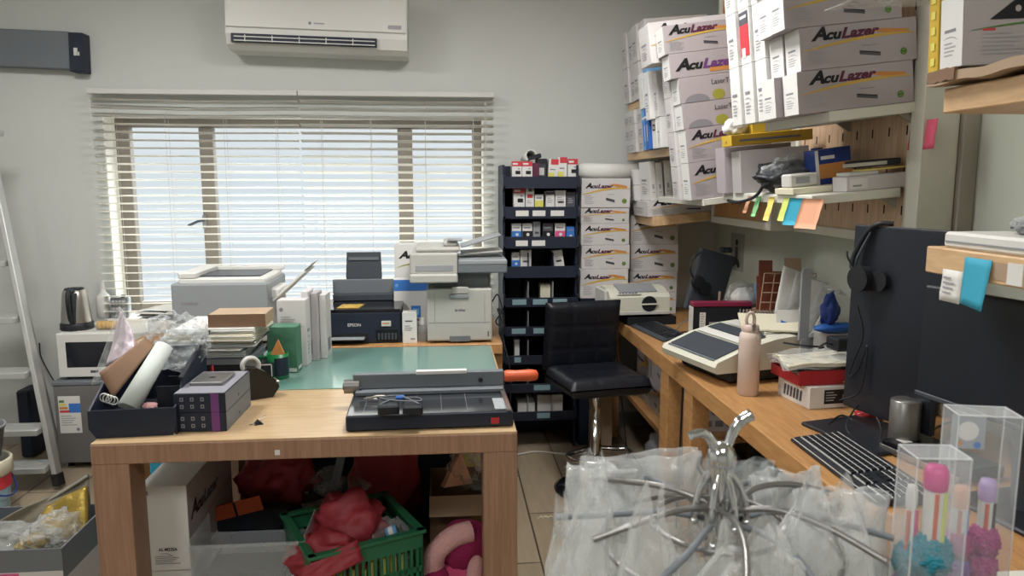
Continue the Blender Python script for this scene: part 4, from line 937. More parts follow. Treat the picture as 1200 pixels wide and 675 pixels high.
tag(MB().blob((0, 0, .014), (.05, .025, .016), 'red_plastic', 2, .3, 2, 3, flat=0).build('red_pouch', loc=tuple(at(1020, 490, Z=.751))), 'small crumpled red packet by the foot of the upright monitor', 'packet')

# upright greyish rule, spiral notebook, files and blue packet behind the tray
fy = 2.78
o = at(940, 398, Y=2.655)
b_ = MB(); b_.prism([(-.018, 0), (.018, 0), (.018, .255), (.012, .268), (0, .272), (-.012, .268), (-.018, .255)], .012, 'grey_plastic', fm((0, 0, 0), (1, 0, 0), (0, 0, 1)))
zr = at(940, 398, Y=2.655).z
hs_ = zr - .75
b_.box((-.012, -.016, -hs_ + .004), (.012, -.006, .004), 'grey_plastic'); b_.box((-.03, -.03, -hs_), (.03, .03, -hs_ + .006), 'grey_plastic', .001)
tag(b_.build('upright_strip', loc=(o.x, 2.655, zr)), 'rounded grey strip standing upright behind the paper pile', 'stand')
nb = at(905, 395, Y=2.95)
o = thing('spiral_notebook', 'cream notebook with metal spiral binding lying behind the water bottle', 'notebook', (1.155, 2.80, .9285), R(-16))
s = MB(); s.box((0, 0, 0), (.23, .16, .008), 'paper_cream', .001, T=TR((0, 0, 0), rx=R(14))); s.build('cover', o)
s = MB()
for k in range(17): s.tube(arc((.01 + k * .013, .0, .0), .013, 0, 2 * PI, 10, 'yz')[:-1], .0018, 'steel_dark', 5, closed=True)
s.build('spiral', o, T=TR((0, .162, .046)))
fl = at(960, 390, Y=2.86)
tag(MB().box((0, 0, 0), (.22, .21, .14), 'paper_grey', .003).build('paper_block', loc=(1.41, 2.83, .75)), 'thick block of papers under the leaning clear sleeves', 'papers')
lbs = ['white paper file leaning against the wall', 'clear sleeve leaning in front of the white file', 'white printed sheet leaning among the clear sleeves', 'clear bag leaning beside the upright monitor', 'front white sheet leaning by the upright monitor']
for k in range(5):
    s = MB(); x = 1.36 + k * .03; s.sheet((0, 0, 0), (.17, .0, .0), (.20, .03, .22 - .012 * k), (.05, .0, .27 - .02 * k), 'cloudy_film' if k in (1, 3) else 'paper', th=.004, amp=.010, freq=3, n=14, seed=k + 20)
    tag(s.build('document_sleeve', loc=(x, 2.99 - .027 * k, .8905), rot=(R(-6), R(3 * k), R(-6))), lbs[k], 'document sleeve', 'sleeves leaning on the wall by the monitor')
c = MB(); c.poly([(0, 0, 0), (.07, .016, 0), (.02, .022, 0), (-.012, .035, 0), (-.012, .008, 0)], 'ink_blue', fm((0, 0, 0), (1, 0, 0), (0, 0, 1))); c.box((-.03, .001, -.02), (.085, .004, .075), 'paper', .0005)
tag(c.build('printed_card', loc=(1.335, 2.815, .93), rot=(R(-8), 0, R(-6))), 'white card with a blue curved mark leaning behind the spiral notebook', 'card')
c = MB(); tfl = None
o = thing('blue_packet', 'crumpled royal blue plastic packet among the clear sleeves', 'packet', (fl.x - .045, 2.74, .925))
c = MB(); c.blob((.02, 0, .085), (.035, .02, .07), 'navy', 5, .35, 1.7, 4); c.blob((.05, .0, .02), (.085, .03, .022), 'blue', 9, .3, 2, 3); c.build('wrapper', o)
c = MB(); c.box((-.06, -.03, -.175), (.1, .05, -.0), 'off_white', .003); tag(c.build('white_carton', loc=(fl.x + .01, 2.76, .925)), 'white carton under the royal blue packet', 'box')
# wicker pot with plastic, wire basket of photos
wp = at(872, 362, Y=3.36)
o = thing('wicker_basket', 'round brown wicker basket against the side wall', 'basket', (wp.x, 3.38, .75))
MB().lathe([(.06, 0), (.072, .01), (.085, .11), (.09, .17), (.083, .17), (.078, .11), (.06, .015)], 'wicker', 26).build('body', o); MB().tube(lathe_pts(.087, 26, .172), .007, 'wicker', 8, closed=True).build('rim', o)
c = MB(); c.blob((0, 0, .06), (.078, .07, .075), 'cloudy_film', 3, .35, 2, 4); c.blob((0, 0, .055), (.06, .05, .06), 'paper', 8, .3, 2, 3)
tag(c.build('plastic_wrap', loc=(wp.x, 3.38, .905)), 'crumpled white plastic wrap filling the wicker basket', 'plastic wrap')
OX = at(890, 360, Y=3.12).x
o = thing('wire_organizer', 'brown wire mesh organizer holding photos behind the water bottle', 'organizer', (OX, 3.12, .945), R(-8))
c = MB(); Wb, Hb = .22, .17
for k in range(6): c.tube([(k * Wb / 5, 0, 0), (k * Wb / 5 + .015, .0, Hb)], .0025, 'kraft')
for k in range(5): c.tube([(0 + .004 * k, 0, k * Hb / 4), (Wb + .004 * k, 0, k * Hb / 4)], .0025, 'kraft')
c.build('front_grid', o)
c = MB(); c.box((0, .005, -.195), (Wb, .12, .0), 'kraft_dark', .003); c.build('base', o)
ph = [(.0, .05, .10, .15, 'photo_brown'), (.06, .06, .08, .17, 'wicker'), (.11, .05, .09, .16, 'photo_brown'), (.02, .09, .06, .215, 'photo_brown'), (.135, .1, .075, .225, 'kraft')]
for k, (x, y, w_, h_, m) in enumerate(ph):
    tag(MB().box((0, 0, 0), (w_, .006, h_), m, .001).build('photo_card', T=Matrix.Translation((OX, 3.12, .946)) @ Matrix.Rotation(R(-8), 4, 'Z') @ TR((x, y, 0), rx=R(-6))), ['dark brown photo card at the wall end of the wire organizer', 'brown card in the middle of the wire organizer', 'reddish photo card nearest the upright strip', 'tall narrow photo card at the back of the wire organizer', 'tall tan card at the back of the wire organizer'][k], 'card')
tag(MB().lathe([(.0, 0), (.05, 0), (.06, .012), (.045, .02), (.0, .02)], 'sky_blue', 24).build('tape_roll', T=TR((at(886, 345, Y=3.26).x, 3.26, 1.0), R(-14), 0, R(84))), 'light blue tape roll between the wicker basket and the wire organizer', 'tape')
c = MB(); c.tube([(0, 0, 0), (.0, 0, .24)], .006, 'kraft', 8)
tag(c.build('wooden_stick', loc=(wp.x - .098, 3.44, .75), rot=(0, R(2), 0)), 'thin wooden stick standing beside the wicker basket', 'stick')

# picture on the side wall
c = MB(); a = at(862, 300, X=XR); Tw = fm((XR - .004, 0, 0), (0, -1, 0), (0, 0, 1))
c.box((XR - .003, a.y - .12, a.z - .08), (XR, a.y + .07, a.z + .13), 'picture_grey'); c.disc(-(a.y - .02), a.z + .08, .018, 'ink_black', Tw); c.rect(-(a.y + .0), a.z - .03, -(a.y - .04), a.z + .055, 'ink_darkgrey', Tw); c.disc(-(a.y - .02), a.z - .03, .045, 'ink_darkgrey', Tw, ry=.02); c.disc(-(a.y - .055), a.z - .045, .018, 'ink_black', Tw); c.disc(-(a.y + .02), a.z - .045, .018, 'ink_black', Tw)
tag(c.build('wall_print'), 'pale print with a dark figure stuck on the side wall above the wicker basket', 'picture')

# ================================================================== PEGBOARD PANELS on the side wall
def peg(name, label, X0, X1, Y0, Y1, Z0, Z1, wm):
    """white framed wooden pegboard; its face looks to -x"""
    o = thing(name, label, 'pegboard', (X0, Y0, Z0)); D, L, Hh = X1 - X0, Y1 - Y0, Z1 - Z0
    b_ = MB(); b_.box((.012, .03, .035), (D, L - .03, Hh), wm)
    T = fm((.0112, 0, 0), (0, 1, 0), (0, 0, 1))
    T = fm((.0112, L, 0), (0, -1, 0), (0, 0, 1))
    for i in range(int(L / .1)):
        for j in range(int(Hh / .13)): b_.rect(.06 + .1 * i, .1 + .13 * j, .068 + .1 * i, .13 + .13 * j, 'peg_dark', T)
    b_.build('board', o)
    f_ = MB(); f_.box((0, 0, 0), (D, .03, Hh), 'laminate_white', .002); f_.box((0, L - .03, 0), (D, L, Hh), 'laminate_white', .002); f_.box((0, .03, 0), (D, L - .03, .035), 'laminate_white', .002); f_.build('frame', o)
    return o
peg('pegboard', 'far wooden pegboard with white frame behind the tall toner carton stack', 1.40, XR - .003, 3.13, 3.86, 1.297, 2.75, 'panel_wood')
peg('pegboard', 'near wooden pegboard with white frame and pink note', 1.49, XR - .003, 2.31, 3.125, 1.297, 2.75, 'panel_wood_light')
struct(MB().box((1.475, 2.24, .752), (1.595, 2.305, 2.75), 'laminate_white', .002).build('trim_3'))
struct(MB().box((1.597, 2.22, .752), (XR - .001, 2.305, 2.75), 'laminate_grey', .002).build('trim_4'))
pn = at(1085, 158, X=1.489)
s = MB(); s.sheet((0, .035, -.09), (0, -.095, -.09), (0, -.095, .0), (0, .035, 0), 'pink_note', th=.0008, amp=.003, n=6); tag(s.build('sticky_note', loc=(1.488, pn.y + .04, pn.z + .045), rot=(0, R(5), 0)), 'pink sticky note on the near pegboard beside the white post', 'sticky note')

# ---- tilted shelves: local x along the wall-ward direction, rising by th; local y = world y
def shelf_frame(X, Z, th): return Matrix.Translation((X, 0, Z)) @ Matrix.Rotation(-th, 4, 'Y')
def shelf(label, F, w, y0, y1, m, t=.03):
    o = thing('wall_shelf', label, 'shelf', T=F @ Matrix.Translation((0, y0, 0)))
    MB().box((0, 0, -t), (w, y1 - y0, 0), m, .002).build('board', o)
    for y in (.04, y1 - y0 - .06): MB().prism([(w, -t), (w - .05, -t), (w, -t - .035)], .015, 'laminate_grey', fm((0, y, 0), (1, 0, 0), (0, 0, 1))).build('bracket', o)
    return o
def onshelf(F, x, y, z): return F @ Matrix.Translation((x, y, z))
E0 = lambda: None
# ---- tall stack of big cartons (far pegboard) -------------------------------------------------
TH = R(7.5)
F1 = shelf_frame(1.105, 1.432, TH)
shelf('white shelf on the far pegboard under the tall toner carton stack', F1, .292, 3.15, 3.84, 'laminate_white', .028)
def d_acu2(mb, T, w, h): d_acu(mb, T, w, h, emblem=False, lo=.06, lw=.62)
def d_acubig(mb, T, w, h):
    mb.rect(w * .5, h * .12, w * .98, h * .3, 'ink_orange', T); logo(mb, T, w * .06, h * .28, w * .78, 'ink_black', 'ink_purple'); mb.disc(w * .80, h * .72, h * .1, 'ink_olive', fm_off(T))
specs = [(.178, d_acu2, 0, 'lowest big toner carton of the tall stack on the far pegboard'), (.158, d_acu2, .0, 'second from bottom big toner carton of the tall pegboard stack'),
         (.118, d_laser, -.005, 'big carton with olive and mauve circles, lower of the pair'), (.118, d_laser, -.01, 'big carton with olive and mauve circles, upper of the pair'),
         (.112, d_acubig, -.04, 'big carton with large purple lettering in the tall stack'), (.130, d_acu2, -.055, 'topmost big toner carton of the tall stack on the far pegboard')]
z = .0008
for h, dsg, dx, lb in specs:
    h *= .9
    carton('toner_carton', lb, 'box', onshelf(F1, -.045 + dx, 3.16, z), .335, .105, h - .0008, 'carton_mauve', dsg, d_end, group='big toner cartons on the far pegboard', endmat='carton_bright'); z += h
# second row of boxes behind the stack (white ends)
z = .0008
for h, lb in ((.15, 'lowest'), (.15, 'second'), (.15, 'third'), (.15, 'fourth')):
    carton('toner_carton', '%s pale carton of the row just behind the tall big carton stack' % lb, 'box', onshelf(F1, -.06, 3.27, z), .335, .1, h - .001, 'carton_white', d_acu2, d_end); z += h
carton('toner_carton', 'large white carton highest up behind the tall toner carton stack', 'box', onshelf(F1, -.13, 3.27, z), .42, .16, .17, 'carton_white', d_acu2, d_end)
def d_blue(mb, T, w, h): mb.rect(w * .1, h * .75, w * .9, h * .8, 'carton_bright', T); mb.rect(w * .3, h * .1, w * .5, h * .7, 'ink_blue', T); mb.rect(w * .55, h * .2, w * .7, h * .6, 'carton_bright', T)
def d_mark(mb, T, w, h): mb.rect(w * .25, h * .62, w * .8, h * .84, 'ink_black', T); mb.rect(w * .42, h * .67, w * .65, h * .78, 'carton_bright', fm_off(T))
# slim white boxes standing in front of the far shelf, on the lower far shelf
F2 = shelf_frame(1.09, 1.325, R(5.5))
shelf('lower wooden shelf in the far corner carrying the slim white boxes', F2, .50, 3.87, 4.24, 'shelf_wood', .05)
carton('toner_carton', 'long flat white toner carton on the lower wooden corner shelf', 'box', onshelf(F2, -.02, 3.89, .0008), .42, .3, .082, 'carton_white', d_acu, d_end)
for k in range(5):
    x = .005 + k * .036 + (.008 if k > 1 else 0)
    carton('slim_box', '%s slim white box standing in the row on the long flat carton' % ['first', 'second', 'third', 'fourth', 'fifth'][k], 'box', onshelf(F2, x, 3.90, .0836), .034, .2, .205 - (.008 if k == 1 else 0), 'carton_bright', lambda mb, T, w, h: (mb.rect(w * .35, h * .3, w * .65, h * .42, 'ink_lightgrey', T), mb.rect(w * .3, h * .2, w * .7, h * .22, 'ink_lightgrey', T)), d_end, group='slim white boxes in the far corner', seam=False)
for k in range(2):
    carton('small_box', '%s small grey carton left of the slim white boxes' % ['lower', 'upper'][k], 'box', onshelf(F2, -.03, 4.105, .0836 + .085 * k), .2, .08, .084, 'carton_white', d_end, d_end, seam=False)
s = MB(); s.sheet((0, 0, 0), (.16, 0, .0), (.16, .1, .004), (0, .1, .0), 'paper', th=.002, amp=.003, n=10)
tag(s.build('paper_sheet', T=onshelf(F2, .03, 3.93, .2925)), 'crumpled white sheet lying on top of the slim white boxes', 'paper')
# middle wooden shelf
F3 = shelf_frame(1.055, 1.668, R(5))
shelf('middle wooden shelf in the far corner with rows of small cartons', F3, .335, 3.45, 4.32, 'shelf_wood', .04)
for r in range(3):
    for c_ in range(4):
        carton('small_box', '%s row, %s small white carton from the corner on the middle shelf' % (['bottom', 'middle', 'top'][r], ['first', 'second', 'third', 'fourth'][c_]), 'box', onshelf(F3, -.012 * (c_ % 2), 4.20 - .14 * c_ , .0008 + .076 * r), .3, .135, .075, 'carton_white', d_end, d_end, group='small cartons on the middle shelf', seam=False)
bl_ = [(3.685, .09, 'sky_blue', .20, d_blue, 'light blue carton low in the middle shelf row'), (3.605, .075, 'blue', .20, d_blue, 'strong blue carton low in the middle shelf row'), (3.52, .08, 'carton_bright', .135, d_mark, 'white carton with dark square mark in the middle shelf row'), (3.455, .06, 'carton_bright', .14, d_end, 'narrow white carton next to the dark square marked one')]
up_ = [('carton_bright', .17, None, 'slim white carton on top of the light blue one'), ('sky_blue', .19, d_blue, 'pale blue carton on top of the strong blue one'), ('carton_bright', .22, d_end, 'tall white carton above the dark square marked one'), ('carton_white', .2, d_end, 'pale white carton above the narrow white one')]
for k, (y, w_, m, h, dsg, lb) in enumerate(bl_):
    carton('toner_carton', lb, 'box', onshelf(F3, -.05 - .012 * (k == 1), y, .0008), .3, w_ - .003, h, m, None, dsg)
    m2, h2, d2, lb2 = up_[k]
    carton('toner_carton', lb2, 'box', onshelf(F3, -.055 - .02 * (k == 2), y, h + .0018), .3, w_ - .003, h2, m2, None, d2)
# upper wooden shelf
F4 = shelf_frame(1.055, 1.945, R(5))
shelf('upper wooden shelf in the far corner high under the ceiling', F4, .335, 3.80, 4.32, 'shelf_wood', .04)
for r in range(2):
    for c_ in range(4):
        carton('toner_carton', '%s row, %s tall white carton from the corner on the upper shelf' % (['lower', 'upper'][r], ['first', 'second', 'third', 'fourth'][c_]), 'box', onshelf(F4, -.02 + .01 * (c_ % 2), 4.20 - .115 * c_, .0008 + .19 * r), .33, .11, .188, 'carton_white', d_acu2 if r else d_end, d_end, group='tall cartons on the upper shelf', seam=False)
# white lump and navy clip at the stack's edge
# ================================================================== near shelf on the near pegboard
TN = R(6.5)
F5 = shelf_frame(1.195, 1.722, TN)
shelf('upper white shelf on the near pegboard loaded with toner cartons', F5, .29, 2.285, 2.76, 'laminate_white', .032)
def d_acu3(mb, T, w, h): d_acu(mb, T, w, h, lo=.09, lw=.57)
lv = [('bottom', .0008, .128, 0), ('middle', .1298, .128, .015), ('top', .2588, .13, -.03)]
for nm_, z, h, dx in lv:
    carton('toner_carton', '%s near toner carton showing its long printed side on the near pegboard shelf' % nm_, 'box', onshelf(F5, -.095 + dx, 2.29, z), .375, .1, h, 'carton_mauve', d_acu3, d_end, group='long toner cartons on the near pegboard', endmat='carton_bright')
    carton('toner_carton', '%s toner carton just behind the near long one' % nm_, 'box', onshelf(F5, -.10 + (dx if dx > 0 else -.02), 2.395, z), .375, .098, h, 'carton_mauve', None, d_end, group='second row of toner cartons on the near pegboard', endmat='carton_bright')
carton('toner_carton', 'uppermost long toner carton cut by the picture edge above the near shelf', 'box', onshelf(F5, -.13, 2.29, .3896), .375, .2, .11, 'carton_mauve', d_acu3, d_end, endmat='carton_bright')
for k, (y, dz) in enumerate(((2.498, 0), (2.585, .0), (2.672, 0))):
    z = .0008
    for j, h in enumerate((.205, .185, .16)):
        def d_red(mb, T, w, h): mb.rect(w * .06, h * .72, w * .94, h * .96, 'ink_darkgrey', T); mb.rect(w * .15, h * .84, w * .8, h * .89, 'carton_bright', fm_off(T)); mb.rect(w * .06, h * .15, w * .94, h * .72, 'ink_red', T); mb.rect(w * .2, h * .12, w * .55, h * .3, 'carton_bright', fm_off(T))
        red = (j == 1 and k == 1)
        lb = 'white carton with black and red printed end above the near shelf' if red else '%s tall white carton end, %s in the row behind the long cartons' % (['lower', 'middle', 'upper'][j], ['nearest', 'second', 'farthest'][k])
        carton('toner_carton', lb, 'box', onshelf(F5, -.10 - .012 * k, y, z), .36, .085, h - .001, 'carton_bright', None, d_red if red else d_end, seam=False, group=None if red else 'white ended cartons on the near pegboard shelf'); z += h
# navy clip and plastic lump on the far shelf edge
q = at(878, 132, Y=2.80)
# ---- lower shelf of the near pegboard ----------------------------------------------------------------
F6 = shelf_frame(1.175, 1.461, R(5))
shelf('lower white shelf on the near pegboard with sticky notes on its edge', F6, .30, 2.33, 3.11, 'laminate_white', .03)
# things on it (local x 0..0.3, y world)
carton('mauve_box', 'mauve grey box standing at the far end of the lower pegboard shelf', 'box', onshelf(F6, -.03, 2.99, .0008), .28, .10, .185, 'carton_mauve', None, None, endmat='carton_mauve')
carton('mauve_box', 'second mauve grey box leaning beside the first on the lower pegboard shelf', 'box', onshelf(F6, -.01, 2.88, .0008), .28, .09, .165, 'carton_grey', None, None)
carton('yellow_carton', 'lower long yellow carton on top of the mauve grey boxes', 'box', onshelf(F6, -.045, 2.875, .1868), .33, .10, .042, 'yellow_card', lambda mb, T, w, h: (mb.rect(.002, .002, w - .002, h - .002, 'yellow_dark', T), mb.rect(w * .1, h * .35, w * .85, h * .55, 'ink_darkgrey', fm_off(T))), lambda mb, T, w, h: mb.disc(w * .5, h * .4, h * .12, 'ink_darkgrey', T))
carton('yellow_carton', 'upper yellow carton squeezed under the near carton shelf', 'box', onshelf(F6, .045, 2.885, .2294), .16, .09, .04, 'yellow_card', None, lambda mb, T, w, h: mb.rect(w * .3, h * .3, w * .7, h * .6, 'ink_yellow', T))
c = MB(); c.blob((0, 0, .055), (.13, .12, .06), 'black_plastic', 3, .35, 2.2, 4, flat=0.0); c.blob((-.03, -.05, .07), (.09, .08, .06), 'clear_film', 7, .4, 2.4, 4, flat=.01)
tag(c.build('plastic_bag', T=onshelf(F6, .11, 2.70, .001)), 'black plastic bag heaped beside the mauve boxes on the pegboard shelf', 'bag')
o = thing('small_device', 'small pale device with grey screen at the pegboard shelf edge', 'device', T=onshelf(F6, .0, 2.48, .024)); c = MB(); c.box((0, 0, 0), (.10, .07, .045), 'off_white', .005); c.build('body', o)
c = MB(); c.rect(.02, .012, .07, .034, 'grey_plastic', fm((0, -.001, 0), (1, 0, 0), (0, 0, 1))); c.build('screen', o)
tag(MB().box((0, 0, 0), (.2, .14, .022), 'paper_cream', .002).build('flat_box', T=onshelf(F6, -.01, 2.44, .0008)), 'flat cream box under the small pale device', 'box')
o = thing('document_binder', 'thick white box file lying on the near end of the pegboard shelf', 'box', T=onshelf(F6, .12, 2.335, .0008)); c = MB(); c.box((0, 0, 0), (.23, .09, .048), 'carton_white', .002); c.rect(.01, .008, .07, .04, 'paper', fm((0, -.001, 0), (1, 0, 0), (0, 0, 1))); c.rect(.02, .015, .05, .02, 'ink_grey', fm((0, -.0015, 0), (1, 0, 0), (0, 0, 1))); c.build('body', o)
tag(MB().box((0, 0, 0), (.1, .08, .012), 'off_white', .002).build('booklet', T=onshelf(F6, .13, 2.338, .0498)), 'small white booklet on the white box file', 'booklet')
tag(MB().box((0, 0, 0), (.16, .07, .006), 'yellow_note', .001).build('folder', T=onshelf(F6, .19, 2.345, .0625) @ Matrix.Rotation(R(4), 4, 'Z')), 'thin yellow folder under the black laptop case', 'folder')
o = thing('laptop_case', 'flat black case with silver edge near the white post', 'case', T=onshelf(F6, .17, 2.34, .0745)); MB().box((0, 0, 0), (.14, .1, .022), 'black_plastic', .004).build('body', o); MB().box((-.06, -.002, .004), (.09, .0, .016), 'steel', .001).build('edge', o)
o = thing('navy_carton', 'navy carton with orange front tilted among the shelf clutter', 'box', T=onshelf(F6, .115, 2.52, .022) @ Matrix.Rotation(R(-3), 4, 'Y')); c = MB(); c.box((0, 0, 0), (.13, .08, .12), 'navy', .002); T_ = fm((0, -.0012, 0), (1, 0, 0), (0, 0, 1)); c.rect(.012, .02, .128, .07, 'ink_orange', T_); c.rect(0, .0, .012, .118, 'carton_bright', T_); c.rect(.02, .085, .07, .097, 'carton_bright', T_); c.build('body', o)
tag(MB().box((0, 0, 0), (.2, .1, .02), 'black_plastic', .003).build('black_pad', T=onshelf(F6, .1, 2.51, .0008)), 'flat black pad under the navy and orange carton', 'pad')
tag(MB().box((0, 0, 0), (.06, .07, .11), 'grey_plastic', .006).build('grey_canister', T=onshelf(F6, .22, 2.62, .0008)), 'grey upright canister beside the navy and orange carton', 'canister')
tag(MB().cyl((0, 0, 0), (0, 0, .15), .022, .022, 'navy', 16).build('navy_tube', T=onshelf(F6, .26, 2.80, .0008)), 'dark blue tube standing beside the yellow cartons', 'tube')
cable('shelf_cable', 'black cable drooping over the lower pegboard shelf edge', [onshelf(F6, .06, 2.60, .1).translation, onshelf(F6, .0, 2.66, .05).translation, onshelf(F6, -.02, 2.72, -.005).translation, onshelf(F6, -.035, 2.85, -.03).translation, onshelf(F6, -.04, 2.95, -.025).translation], .006)
tag(MB().blob((0, 0, .03), (.045, .04, .036), 'carton_bright', 5, .35, 2.2, 4, flat=0.0).build('plastic_wrap', T=onshelf(F6, -.005, 2.925, .2298)), 'small white plastic lump on the long yellow carton', 'plastic wrap')
tag(MB().box((0, 0, 0), (.03, .03, .07), 'navy', .003, taper=(.6, .8)).build('navy_clip', T=onshelf(F6, -.03, 2.84, -.0 + .166)), 'small navy wedge beside the yellow cartons', 'clip') if False else None
# sticky notes hanging on its edge
nts = [(878, 'salmon_note', 'pale salmon sticky note farthest along the lower shelf edge', .022), (889, 'green_note', 'light green sticky note on the lower pegboard shelf edge', .025), (905, 'yellow_note', 'yellow sticky note on the lower pegboard shelf edge', .03), (923, 'lime_note', 'lime sticky note on the lower pegboard shelf edge', .03), (937, 'cyan_note', 'blue sticky note hanging from the lower pegboard shelf edge', .045), (955, 'salmon_note', 'salmon patterned sticky note at the near end of the shelf edge', .055)]
for k, (px, m, lb, w_) in enumerate(nts):
    a = at(px, 234, X=1.17); s = MB(); hgt = (.065, .075, .085, .08, .09, .095)[k]
    w2 = w_ * 1.6; s.sheet((-.012, -w2 / 2 + .02, -hgt), (-.012, w2 / 2 + .02, -hgt), (0, w2 / 2, 0), (0, -w2 / 2, 0), m, th=.0008, amp=.003, n=6, seed=k)
    tag(s.build('sticky_note', loc=(1.172 - .0015 * k, a.y, 1.452), rot=(0, 0, R(20) if k > 3 else 0)), lb, 'sticky note')

# ================================================================== near right shelves (toward the camera)
UX, UZ = 1.13, 1.712
o = thing('wall_shelf', 'high pale wooden plank shelf nearest the camera under the grey carton', 'shelf', (UX, .95, UZ)); MB().box((0, 0, -.055), (XR - UX - .003, .70, 0), 'shelf_wood', .003).build('board', o)
for y in (.06, .6): MB().prism([(XR - UX - .004, -.055), (XR - UX - .2, -.055), (XR - UX - .004, -.2)], .02, 'laminate_grey', fm((0, y, 0), (1, 0, 0), (0, 0, 1))).build('bracket', o)
F7 = Matrix.Translation((UX, 0, UZ)) @ Matrix.Rotation(R(-4), 4, 'Y')
c = MB(); c.sheet((-.03, .0, .0), (.40, .0, .0), (.40, .50, .0), (-.03, .50, .0), 'kraft', th=.02, amp=.010, freq=5, n=20, seed=3); c.sheet((-.035, .40, .002), (-.01, .42, .002), (-.0, .515, .002), (-.03, .50, .002), 'kraft_dark', th=.026, amp=.006, n=8)
tag(c.build('kraft_bag', loc=(UX, 1.17, UZ + .009)), 'crumpled brown paper bag flattened under the grey carton', 'bag')
def d_near(mb, T, w, h): mb.poly([(w * .16, h * .62, 0), (w * .36, h * .95, 0), (w * .60, h * .80, 0), (w * .5, h * .62, 0)], 'ink_black', T); mb.disc(w * .34, h * .76, h * .045, 'carton_grey', fm_off(T)); swoosh(mb, T, w, h, .48, .66, 'ink_green', .02, .05, .98); tlines(mb, T, w * .12, h * .42, w * .3, 6, h * .055); mb.rect(w * .12, h * .47, w * .2, h * .5, 'ink_red', T)
carton('toner_carton', 'grey toner carton with white end on the high plank shelf nearest the camera', 'box', TR((UX - .01, 1.58, UZ + .04), ry=R(-3)), .36, .075, .152, 'carton_grey', d_near, d_end, endmat='carton_bright')
carton('yellow_carton', 'upright yellow striped carton beside the grey carton on the plank shelf', 'box', TR((UX - .012, 1.66, UZ + .038), ry=R(-3)), .1, .035, .19, 'yellow_card', None, lambda mb, T, w, h: [mb.rect(w * .3, h * (.08 + .18 * k), w * .7, h * (.17 + .18 * k), 'ink_yellow', T) for k in range(5)])
s = MB(); s.sheet((-.02, .0, .0), (.36, .0, -.06), (.36, .34, -.02), (-.14, .5, -.03), 'cloudy_film', th=.003, amp=.012, freq=2, n=16, seed=9)
tag(s.build('plastic_sheet', loc=(UX, 1.45, UZ + .262)), 'cloudy plastic sheet draped over the grey carton on the plank shelf', 'plastic sheet')
# lower near shelf
LX = 1.11; zt = 1.357
o = thing('wall_shelf', 'low pale wooden plank shelf behind the wide monitor with blue note', 'shelf', (LX, .95, zt)); MB().box((0, 0, -.06), (XR - LX - .003, .69, 0), 'shelf_wood', .003).build('board', o)
for y in (.06, .6): MB().prism([(XR - LX - .004, -.06), (XR - LX - .2, -.06), (XR - LX - .004, -.2)], .02, 'laminate_grey', fm((0, y, 0), (1, 0, 0), (0, 0, 1))).build('bracket', o)
o = thing('white_router', 'flat white device with grey bands on the low plank shelf', 'device', (LX + .015, 1.22, zt)); c = MB(); c.box((0, 0, 0), (.2, .385, .036), 'white_plastic', .006); c.box((-.002, .01, .013), (.0, .375, .017), 'grey_plastic'); c.build('body', o)
c = MB(); c.blob((0, 0, .018), (.07, .10, .024), 'clear_film', 6, .5, 3, 4, flat=0); c.blob((-.01, .06, .012), (.03, .03, .014), 'black_plastic', 2, .5, 3, 3, flat=0)
tag(c.build('plastic_bag', loc=(LX + .13, 1.42, zt + .037)), 'crumpled clear bag on the flat white device', 'bag')
a = at(1142, 320, X=LX - .01); s = MB(); s.sheet((-.004, .04, -.1), (-.016, -.04, -.105), (0, -.04, 0.0), (0, .04, 0), 'cyan_note', th=.001, amp=.004, n=7); tag(s.build('sticky_note', loc=(LX - .003, a.y, zt - .012)), 'large blue sticky note on the edge of the low plank shelf', 'sticky note')
a = at(1112, 326, X=LX - .01); s = MB(); s.sheet((-.004, .03, -.07), (-.004, -.035, -.07), (0, -.035, 0.0), (0, .03, 0), 'paper', th=.001, amp=.003, n=5); tlines(s, fm((-.0045, .03, -.07), (0, -1, 0), (0, 0, 1)), .008, .05, .04, 4, .011); tag(s.build('paper_label', loc=(LX - .003, a.y, zt - .045)), 'white printed paper slip beside the large blue sticky note', 'paper')
a = at(1185, 316, X=LX - .003); c = MB(); c.rect(0, 0, .06, .035, 'kraft', fm((LX - .0012, a.y + .05, zt - .05), (0, -1, 0), (0, 0, 1))); c.box((LX - .003, a.y - .03, zt - .055), (LX - .0005, a.y + .01, zt - .012), 'paper'); tag(c.build('shelf_label'), 'pale label stuck on the low plank shelf edge', 'label')

